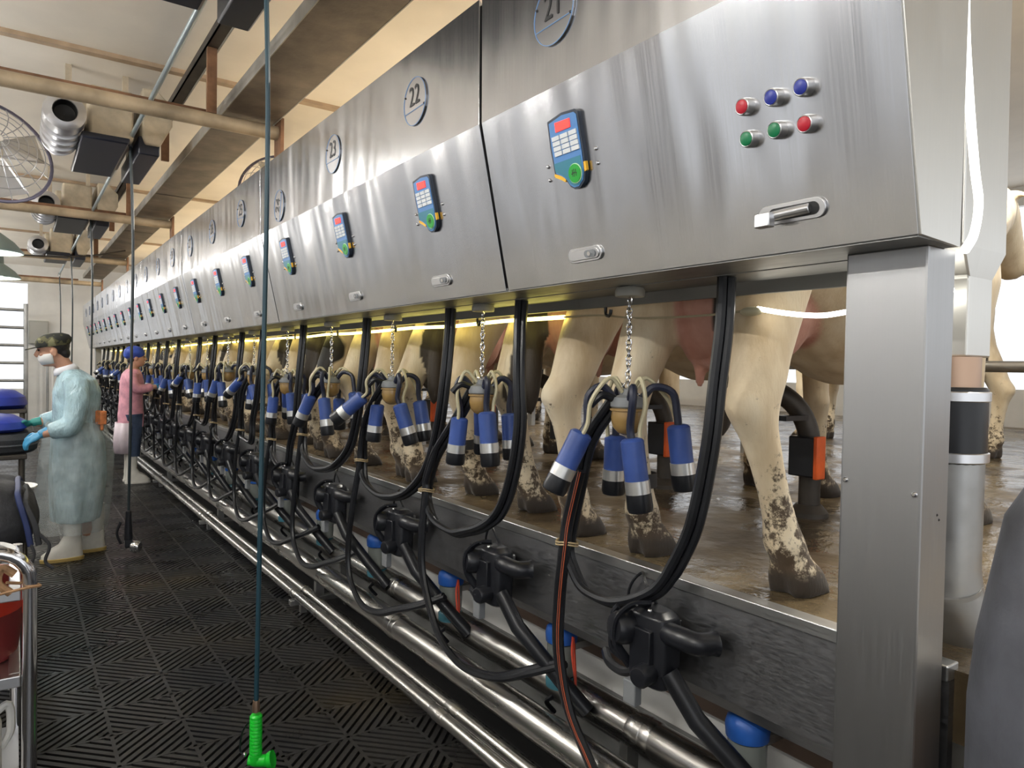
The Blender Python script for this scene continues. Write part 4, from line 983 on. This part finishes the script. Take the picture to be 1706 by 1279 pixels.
# ventilation units
def make_vent():
    t = thing('heater_unit', 'x', 'heater')
    b = MB(); pr = [(.001, .10), (.066, .10), (.07, .0), (.074, -.006), (.105, -.0), (.125, .012), (.128, .06)]; gap_shade = MB()
    y = .08
    for k in range(4):
        pr += [(.128, y), (.128, y + .075), (.097, y + .08), (.097, y + .165)]
        gap_shade.lathe([(.098, y + .082), (.104, y + .084), (.104, y + .162), (.098, y + .164)], (0, -.62, .02), (0, 1, 0), 24, cap=False); y += .17
    pr += [(.118, y), (.10, y + .10), (.05, y + .13)]
    b.lathe(pr, (0, -.62, .02), (0, 1, 0), 26); b.build('ribbed_drum', M['ring_metal'], t)
    q = MB(); q.lathe([(.0695, -.003), (.065, .09), (.001, .095)], (0, -.62, .02), (0, 1, 0), 20, cap=False); q.build('inlet', M['kp_dark'], t); o = gap_shade.build('band', M['kp_dark'], t); o['kind'] = 'stuff'  # dark inlet lining and gap bands put recess shade into the colour
    b = MB(); b.bb(.15, .43, -.42, .55, -.055, .30); b.bb(.09, .2, -.2, .3, .05, .25); b.build('casing', M['tan_paint'], t, bevel=.02)
    b = MB(); b.prism([(.10, -.10), (.39, -.10), (.40, -.055), (.10, -.055)], lambda u, w, h: (u, h, w), -.50, .62); b.build('louvre_box', M['black_box'], t, bevel=.012)
    b = MB(); b.prism([(.50, -.06), (.60, -.06), (.68, .10), (.68, .24), (.58, .34), (.48, .34), (.48, .0)], lambda u, w, h: (u, h, w), -.45, .5); b.build('hood', M['tan_paint'], t, bevel=.012)
    b = MB(); b.bb(.46, .60, -.42, .62, -.13, -.0); b.build('side_louvre', M['black_box'], t, bevel=.01)
    for x in (.05, .42):
        b = MB(); b.bb(x - .02, x + .02, -.02, .02, .1, .56); b.build('hanger', M['tan_paint'], t)
    b = MB(); b.tube(catmull([(-.02, .1, .14), (.1, .25, .08), (.2, .3, .02), (.45, .2, .05)], 5), .008, 6); b.build('cable', M['black_end'], t)
    return t
v0 = make_vent()
for k, (x, y) in enumerate(((.27, 2.75), (.27, 6.22), (.27, 9.6), (.27, 12.9))):
    o = place(v0, 'vent', (x, y, 3.08), 0, ('black-louvred heater at the top edge of the ceiling, nearest of all', 'big ribbed-drum heater with black louvres under the ceiling', 'third ribbed-drum heater along the ceiling', 'farthest ribbed-drum heater along the ceiling')[k]); o['group'] = 'ceiling heaters'
# cage fans
def cage_fan(label, loc, rz, tilt_, r):
    t = thing('cage_fan', label, 'fan', loc, rz)
    R = Matrix.Rotation(tilt_, 3, 'X')
    def at(x, y, z): return R @ V((x, y, z))
    b = MB(); b.tube([at(r * math.cos(a), 0, r * math.sin(a)) for a in [2 * PI * j / 40 for j in range(40)]], .013, 8, closed=True); b.build('outer_ring', mat('fan_ring', (.13, .12, .17), .45, .4), t)
    b = MB()
    for q in range(1, 6):
        rr = r * q / 6; d = -.16 * (1 - (q / 6) ** 2) - .02
        b.tube([at(rr * math.cos(a), d, rr * math.sin(a)) for a in [2 * PI * j / 32 for j in range(32)]], .0035, 5, closed=True)
    for j in range(20):
        a = 2 * PI * j / 20; b.tube([at(r * f * math.cos(a + .25 * f), -.16 * (1 - f * f) - .02 * (1 - f), r * f * math.sin(a + .25 * f)) for f in (.08, .4, .7, 1)], .0035, 5)
    b.build('wire_guard', M['ring_metal'], t)
    b = MB(); b.lathe([(.09, 0), (.10, .05), (.10, .26), (.07, .30)], at(0, .0, 0), R @ V((0, 1, 0)), 20); b.build('motor', M['tan_paint'], t)
    for j in range(4):
        a = j * PI / 2 + .3; u = V((math.cos(a), 0, math.sin(a))); w = V((-math.sin(a), 0, math.cos(a)))
        b = MB(); Q = [u * .08 - w * .05 + V((0, .03, 0)), u * .08 + w * .05 - V((0, .03, 0)), u * (r * .88) + w * .11 - V((0, .02, 0)), u * (r * .88) - w * .11 + V((0, .03, 0))]
        T = [R @ p for p in Q] + [R @ (p + V((0, .004, 0))) for p in Q]
        b.add(T, [(0, 1, 2, 3), (7, 6, 5, 4), (0, 4, 5, 1), (1, 5, 6, 2), (2, 6, 7, 3), (3, 7, 4, 0)]); b.build('blade', M['aluminium'], t)
    b = MB(); b.bb(-.03, .03, .1, .16, 0, .7); b.build('bracket', M['rust'], t)
    return t
cage_fan('large wire-cage fan hanging beside the big ribbed heater', (-.16, 6.6, 3.0), .35, -.35, .42)
cage_fan('small wire-cage fan glimpsed above the cabinets beyond the blue-green hose', (2.05, 6.9, 3.12), -.5, -.3, .35)
# high-bay lamps
def lamp(loc, label):
    t = thing('high_bay_lamp', label, 'lamp', loc, 0, 'bell lamps')
    b = MB(); b.lathe([(.30, -.02), (.305, 0), (.22, .10), (.13, .17), (.075, .21), (.07, .34), (.03, .36), (.03, .37), (.065, .20), (.12, .155), (.21, .09), (.29, -.015)], n=28, cap=False); b.build('bell', M['lamp_bell'], t)
    b = MB(); b.ell((0, 0, .06), (.075, .075, .12), 16, 10); b.build('bulb', M['bulb'], t)
    b = MB(); b.cyl((0, 0, .35), (0, 0, CZ - loc[2]), .008, n=6); b.build('cord', M['black_end'], t)
for k, (x, y, z) in enumerate(((-.22, 9.6, 2.62), (-.45, 5.4, 2.95), (-.75, 1.6, 2.9), (-.22, 14.0, 2.75))):
    lamp((x, y, z), ('green-grey bell lamp over the capped worker', 'bell lamp glowing behind the large cage fan', 'bell lamp over the near trolley, out of frame', 'farthest bell lamp by the open bay')[k])
o = MB().tube(catmull([(-.5, 11.6, 2.82), (.1, 11.6, 2.84), (.5, 11.6, 2.86), (.9, 11.6, 2.92), (1.3, 11.6, 3.03)], 6), .012, 6).build('hanging_cable', M['dark_steel']); tag(o, 'slack dark cable slung across below the ceiling', 'cable')

# ================================================================ LEFT FOREGROUND
t = thing('trolley', 'chrome tube trolley carrying a red bucket at the walkway edge', 'trolley', (-.20, 2.5, 0))
for y in (0,):
    b = MB(); P = [(.235, y, .10), (.237, y, .78)] + [(.237 - .09 + .09 * math.cos(a), y, .80 + .09 * math.sin(a)) for a in [j * PI / 12 for j in range(1, 7)]] + [(-.15, y, .89)] + [(-.15 + .09 * math.cos(a), y, .80 + .09 * math.sin(a)) for a in [PI / 2 + j * PI / 12 for j in range(1, 7)]] + [(-.24, y, .10)]
    b.tube(P, .0195, 12); b.build('end_frame', M['chrome'], t)
for x in (-.22, .205):
    b = MB(); b.cyl((x, .60, .10), (x, .60, .78), .0195, n=12); b.build('rear_leg', M['chrome'], t)
for z, nm in ((.757, 'top_tray'), (.50, 'lower_shelf')):
    b = MB(); b.bb(-.225, .215, .59, .62, z - .02, z + .014); b.bb(-.225, .215, .02, .05, z - .02, z + .014); b.bb(.185, .215, .05, .59, z - .02, z + .014); b.bb(-.225, -.195, .05, .59, z - .02, z + .014)
    if nm == 'lower_shelf': b.bb(-.2, .19, .05, .59, z - .012, z)
    b.build(nm, M['aluminium'], t, smooth=False, bevel=.003)
b = MB(); b.bb(-.22, .212, .02, .60, .11, .122); b.build('bottom_shelf', M['aluminium'], t, smooth=False)
for x in (-.235, .232):
    for y in (0, .60):
        q = MB(); q.lathe([(.045, -.014), (.05, -.01), (.05, .01), (.045, .014)], (x, y, .05), (1, 0, 0), 18); q.box((x, y, .085), (.03, .02, .05)); q.build('castor', M['rubber'], t)
b = MB(); b.tube(catmull([(.18, .005, .80), (.21, .02, .79), (.24, .02, .785), (.262, .0, .78), (.24, -.022, .785), (.2, -.02, .78), (-.02, .0, .745), (-.2, .0, .74)], 5), .0045, 6); b.tube(catmull([(.20, .012, .82), (.17, .015, .84), (.16, .012, .80), (.19, .014, .765)], 5), .012, 7); b.build('rope_tie', mat('rope', (.35, .2, .1), .8, 0, .4, 40), t)
def bucket(name, label, loc, r, h, m1, m2, split):
    t = thing(name, label, 'bucket', loc)
    b = MB(); b.lathe([(r * .84, 0), (r * .86, .002), (r * (.86 + .14 * split), h * split)], n=28, cap=True); b.build('base', m2, t)
    b = MB(); b.lathe([(r * (.86 + .14 * split), h * split), (r * .99, h * .96), (r * 1.05, h * .965), (r * 1.05, h), (r * .97, h), (r * .93, h * .9), (r * .86, h * split + .01)], n=28, cap=False); b.build('upper_shell', m1, t)
bucket('bucket', 'red bucket in the chrome trolley, darker red below', (-.158, 2.80, .502), .195, .245, M['red_bucket'], M['bucket_low'], .62)
t = thing('pan', 'steel wash pan sitting on top of the chrome trolley', 'pan', (-.20, 2.80, .772)); t.scale = (1, 1, .7)
b = MB(); b.lathe([(.13, 0), (.15, .004), (.19, .075), (.205, .08), (.205, .086), (.185, .082), (.145, .012), (.001, .01)], n=32, cap=False); b.build('basin', M['galv'], t)
t = thing('jug', 'white plastic jug on the bottom shelf of the chrome trolley', 'jug', (-.10, 2.68, .122))
b = MB(); b.stack([(0, 0, 0, .06, .06), (.01, 0, 0, .068, .068), (.2, 0, 0, .068, .068), (.25, 0, 0, .05, .05), (.28, 0, 0, .025, .025), (.31, 0, 0, .025, .025)], 20, p=2.6); b.build('body', M['white_plastic'], t)
b = MB(); b.lathe([(.029, 0), (.029, .025), (.02, .03)], (0, 0, .308), n=16); b.build('cap', M['blue_cap'], t)
b = MB(); b.tube(catmull([(.05, 0, .23), (.085, 0, .25), (.09, 0, .17), (.066, 0, .12)], 5), .012, 8); b.build('handle', M['white_plastic'], t)
# stands further along with bag, bowl and covers
def stand(label, loc, lx, ly, h):
    t = thing('stand', label, 'stand', loc)
    b = MB(); b.bb(-lx / 2, lx / 2, -ly / 2, ly / 2, h - .03, h); b.build('top', M['dark_steel'], t, bevel=.006)
    for sx in (-1, 1):
        for sy in (-1, 1):
            q = MB(); q.cyl((sx * (lx / 2 - .03), sy * (ly / 2 - .03), 0), (sx * (lx / 2 - .03), sy * (ly / 2 - .03), h - .03), .018, n=10); q.build('leg', M['dark_steel'], t)
stand('dark metal stand under the black bag', (-.22, 4.15, 0), .52, .8, .60)
t = thing('bag', 'black and grey soft bag with blue side stripes on a dark stand', 'bag', (-.22, 4.05, .60)); t.scale = (1, 1, 1.14)
bm_ = MB()
bm_.stack([(.0, .0, 0, .25, .30), (.03, .0, 0, .285, .335), (.10, .02, 0, .30, .34), (.17, .015, 0, .285, .33), (.235, -.02, 0, .25, .31), (.285, -.09, 0, .17, .26), (.30, -.14, 0, .08, .16)], 30, p=4.2)
b_me = remesh(bm_, .014, 3)
for v in b_me.vertices: v.co.z += .010 * math.sin(v.co.y * 22) * math.sin(v.co.x * 17) * (v.co.z > .08)
mb_me(b_me, 'body', M['bag'], t)
bm_ = MB(); bm_.stack([(.155, -.02, -.012, .268, .332), (.20, -.03, -.012, .255, .325), (.25, -.055, -.012, .215, .30), (.297, -.11, -.012, .14, .24), (.312, -.15, -.012, .06, .13)], 30, p=4.2)
b_me = remesh(bm_, .014, 3)
for v in b_me.vertices: v.co.z += .010 * math.sin(v.co.y * 22) * math.sin(v.co.x * 17)
mb_me(b_me, 'grey_flap', M['bag_top'], t)
for k, (x, z) in enumerate(((.232, .225), (.262, .19))):
    b = MB(); b.tube(catmull([(x + .045, -.338, .03), (x + .03, -.336, .11), (x, -.31, z - .01), (x, -.2, z + .012), (x, .12, z + .012), (x + .01, .28, z - .02), (x + .04, .32, .1)], 5), .012, 8, flat=.7); b.build('stripe', M['bag_blue'] if k == 0 else M['bag'], t)
b = MB(); b.tube(catmull([(.30, -.33, .08), (.345, -.36, .03), (.33, -.36, -.03), (.36, -.37, -.06)], 5), .007, 7); b.tube(catmull([(.27, -.33, .05), (.29, -.36, .0), (.27, -.36, -.06), (.28, -.35, -.1)], 5), .006, 7); b.build('strap_end', M['bag'], t)
stand('taller dark stand beneath the blue covers and black pad', (-.26, 6.36, 0), .66, .8, .78)
t = thing('seat_pad', 'black padded seat top beneath the blue covers', 'pad', (-.21, 6.36, .78))
b = MB(); b.stack([(0, 0, 0, .33, .36), (.02, 0, 0, .35, .38), (.10, 0, 0, .35, .38), (.135, 0, 0, .32, .35), (.145, 0, 0, .2, .25)], 26, p=3); b.build('cushion', M['bag'], t)
b = MB(); b.tube([(.352 * math.copysign(abs(math.cos(a)) ** .667, math.cos(a)), .382 * math.copysign(abs(math.sin(a)) ** .667, math.sin(a)), .06) for a in [2 * PI * j / 36 for j in range(36)]], .008, 6, closed=True); b.build('piping', M['bag_top'], t)
for k, (x, y, z, sx, lab) in enumerate(((-.17, 6.36, .927, .25, 'rounded blue vinyl cover lying on the black pad'), (-.18, 7.25, 1.04, .27, 'rounded blue vinyl cover farther off, black band on top'))):
    t = thing('vinyl_cover', lab, 'cover', (x, y, z), 0, 'blue vinyl covers'); t.scale = (1, 1, .78 if k == 0 else 1.05)
    b = MB(); b.stack([(0, 0, 0, sx * .9, .3), (.03, 0, 0, sx, .34), (.09, -.01, 0, sx * .97, .33), (.135, -.03, 0, sx * .8, .27), (.155, -.06, 0, sx * .45, .16)], 24, p=2.6); b.build('shell', M['blue_cloth'], t)
    q = MB(); q.bb(-.05, .06, -.20, .20, .142, .158) if k else q.bb(.17, .24, -.03, .03, .02, .05); q.build('band' if k else 'buckle', M['bag'], t, bevel=.004)
stand('far dark stand carrying the banded blue cover', (-.22, 7.25, 0), .6, .66, 1.04)
t = thing('bowl', 'white plastic basin between the black bag and the black pad', 'bowl', (-.06, 4.86, .62))
b = MB(); b.lathe([(.10, 0), (.115, .004), (.155, .10), (.168, .105), (.168, .112), (.15, .11), (.112, .012), (.001, .01)], n=30, cap=False); b.build('basin', M['white_plastic'], t)
stand('low dark stand holding the white basin', (-.14, 4.9, 0), .42, .4, .62)

# ================================================================ RIGHT EDGE: DUCT, PIPE, DRUM
t = thing('steel_duct', 'tall flat steel duct narrowing to a round pipe behind the broad post', 'duct', (1.68, .72, 0))
b = MB()
def rect(z, hx, hy, x=0): return [(x - hx, -hy, z), (x + hx, -hy, z), (x + hx, hy, z), (x - hx, hy, z)]
b.rings([rect(1.49, .058, .045, .025), rect(1.66, .058, .045, .025), rect(1.72, .105, .055, .018), rect(2.15, .105, .055, .008), rect(3.2, .105, .055, 0)]); b.build('duct', M['steel_end'], t, smooth=False, bevel=.004)
b = MB(); b.cyl((.0, 0, 1.49), (-.0, 0, 1.40), .058, n=24); b.build('collar', M['brass'], t)
b = MB(); b.lathe([(.068, 1.26), (.073, 1.265), (.073, 1.42), (.068, 1.425)], n=28); b.build('rubber_sleeve', M['rubber'], t)
for z in (1.275, 1.405):
    b = MB(); b.lathe([(.0745, z - .011), (.0775, z - .009), (.0775, z + .009), (.0745, z + .011)], n=28, cap=False); b.box((.075, -.03, z), (.025, .02, .022)); b.build('clamp', M['aluminium'], t)
b = MB(); b.tube(catmull([(0, 0, 1.27), (0, 0, 1.14), (.005, 0, 1.01), (.03, -.012, .93), (.10, -.05, .80), (.15, -.075, .70)], 5), [.070] * 26, 24); b.tube([(.0, 0, .992), (.003, 0, .982)], .0725, 24); b.build('bent_pipe', M['galv'], t)
t = thing('rope_light', 'white rope light drooping down beside the cabinet end plate', 'light', (0, .615, 0))
b = MB(); b.tube(catmull([(1.435, -.0, 2.50), (1.445, 0, 2.15), (1.472, 0, 1.99), (1.508, 0, 1.85), (1.530, 0, 1.786), (1.515, 0, 1.725), (1.478, .0, 1.688)], 7), .0085, 8); b.build('glowing_tube', M['ledw2'], t)
t = thing('steel_drum', 'dark grey round-shouldered drum at the lower right edge, before the platform end', 'drum', (1.17, .25, 0))
b = MB(); b.lathe([(.19, 0), (.20, .01), (.20, 1.0), (.192, 1.09), (.163, 1.26), (.11, 1.36), (.03, 1.40)], n=40); b.build('shell', M['drum'], t)
b = MB(); b.lathe([(.201, .55), (.206, .56), (.206, .58), (.201, .59)], n=40, cap=False); b.build('hoop', M['drum'], t)

# far end: gate rails in the open bay, box and pipes on the white wall, bits glimpsed past the duct
t = thing('bay_gate', 'galvanised rail gate across the bright open bay at the far left', 'gate', (-1.0, 19.6, 0))
for z in (.95, 1.35, 1.75, 2.15, 2.55):
    b = MB(); b.cyl((-1.3, 0, z), (1.2, 0, z), .035, n=10); b.build('rail', M['galv'], t)
for x in (-1.3, 0, 1.2):
    b = MB(); b.cyl((x, 0, 0), (x, 0, 2.7), .045, n=10); b.build('upright', M['galv'], t)
t = thing('wall_box', 'grey metal box on the white end wall by the open bay', 'box', (.45, 19.93, 2.0))
b = MB(); b.bb(-.2, .2, -.07, .07, -.2, .34); b.build('case', mat('grey_box', (.42, .42, .38), .5), t, bevel=.02)
b = MB(); b.bb(-.17, .17, -.076, -.07, -.15, .30); b.build('door', mat('grey_box_door', (.47, .47, .43), .5), t, bevel=.004)
for k, x in enumerate((.62, .72)):
    o = MB().cyl((x, 19.7, 0), (x, 19.7, 1.9), .028, n=10).build('standpipe', M['white_plastic' if k else 'galv']); tag(o, ('grey standpipe before the white end wall', 'white standpipe before the white end wall')[k], 'pipe')
t = thing('end_rail', 'galvanised rail and uprights on the platform past the tall duct', 'rail', (2.62, .55, PLAT - .006))
b = MB(); b.cyl((0, 0, 0), (0, 0, 1.35), .03, n=12); b.build('rusty_upright', M['rust'], t)
b = MB(); b.cyl((.75, -.1, .0), (.75, -.1, 1.5), .055, n=12); b.build('upright', M['galv'], t)
b = MB(); b.tube(catmull([(-.05, .02, .83), (.3, -.05, .80), (.8, -.12, .78), (1.6, -.3, .78)], 5), .036, 10); b.build('rail', M['galv'], t)
t = thing('barrier_board', 'mud-stained wooden barrier board on the platform past the tall duct', 'board', (4.2, .6, PLAT - .006))
b = MB(); b.bb(-.04, .04, -2.2, .5, .08, .36); b.build('board', M['dirt_brown'], t, bevel=.01)
for y in (-1.9, .2):
    b = MB(); b.bb(.04, .12, y - .04, y + .04, 0, .5); b.build('stake', M['rust'], t)

# ================================================================ LIGHT, SKY, CAMERA
w = bpy.data.worlds.new('daylight'); SC.world = w; w.use_nodes = True
bg = w.node_tree.nodes['Background']; bg.inputs[0].default_value = (.93, .96, 1.0, 1); bg.inputs[1].default_value = 1.35
def light(kind, loc, e, col=(1, .97, .92), size=.1, rot=(0, 0, 0), sy=None):
    l = bpy.data.lights.new('light', kind); l.energy = e; l.color = col
    if kind == 'AREA':
        l.size = size
        if sy: l.shape = 'RECTANGLE'; l.size_y = sy
    else: l.shadow_soft_size = size
    o = bpy.data.objects.new('lamp_light', l); COL.objects.link(o); o.location = loc; o.rotation_euler = rot; o['kind'] = 'helper'
    return o
for (x, y, z) in ((-.22, 9.6, 2.62), (-.45, 5.4, 2.95), (-.75, 1.6, 2.9), (-.22, 14.0, 2.75)):
    light('POINT', (x, y, z - .08), 45, size=.09)
for k in range(7):  # tubes added out of view to brighten the ceiling
    t = thing('added_tube_light', 'added fill tube light out of view left of the walkway, %s from the near end' % ORD[k], 'light', (-1.75, -.6 + k * 3.1, 3.02), 0, 'added fill tubes left of the walkway')
    b = MB(); b.cyl((0, -.65, 0), (0, .65, 0), .02, n=10); b.build('tube', M['tube'], t)
    b = MB(); b.bb(-.02, .02, -.69, .69, .03, .055); b.bb(-.012, .012, -.69, -.65, -.02, .055); b.bb(-.012, .012, .65, .69, -.02, .055); b.bb(-.005, .005, -.4, -.39, .055, .6); b.bb(-.005, .005, .39, .4, .055, .6); b.build('housing', M['white_paint'], t)
# unseen fill tubes added to brighten the cows
for k in range(5):
    y = 1.2 + k * 3.6
    t = thing('added_tube_light', 'added fill tube light over the cows, %s from the near end, hidden by the cabinets' % ORD[k], 'light', (2.9, y, 3.2), 0, 'added fill tubes over the cows')
    b = MB(); b.cyl((0, -.6, 0), (0, .6, 0), .02, n=10); b.build('tube', M['bulb'], t)
    b = MB(); b.bb(-.05, .05, -.64, .64, .02, .07); b.bb(-.005, .005, -.4, -.39, .07, .42); b.bb(-.005, .005, .39, .4, .07, .42); b.build('housing', M['white_paint'], t)
    light('AREA', (2.9, y, 3.17), 110, (1, .95, .85), .1, (0, 0, 0), 1.2)

f_px, W_px = 1180.0, 1706.0
Rw = ((0.81855687, 0.00130029, 0.57442403), (-0.57414365, -0.02946993, 0.81822405), (0.01799217, -0.99956482, -0.02337626))
cd = bpy.data.cameras.new('camera'); cam = bpy.data.objects.new('camera', cd); COL.objects.link(cam)
cd.sensor_width = 36; cd.lens = f_px / W_px * 36; cd.clip_start = .02; cd.clip_end = 200
Mx = Matrix([[Rw[r][0], -Rw[r][1], -Rw[r][2], (0, 0, 1.45)[r]] for r in range(3)] + [[0, 0, 0, 1]])
cam.matrix_world = Mx
SC.camera = cam
SC.view_settings.view_transform = 'Standard'; SC.view_settings.look = 'None'; SC.view_settings.gamma = 1.0; SC.view_settings.exposure = 0.0
SC.view_settings.use_curve_mapping = False
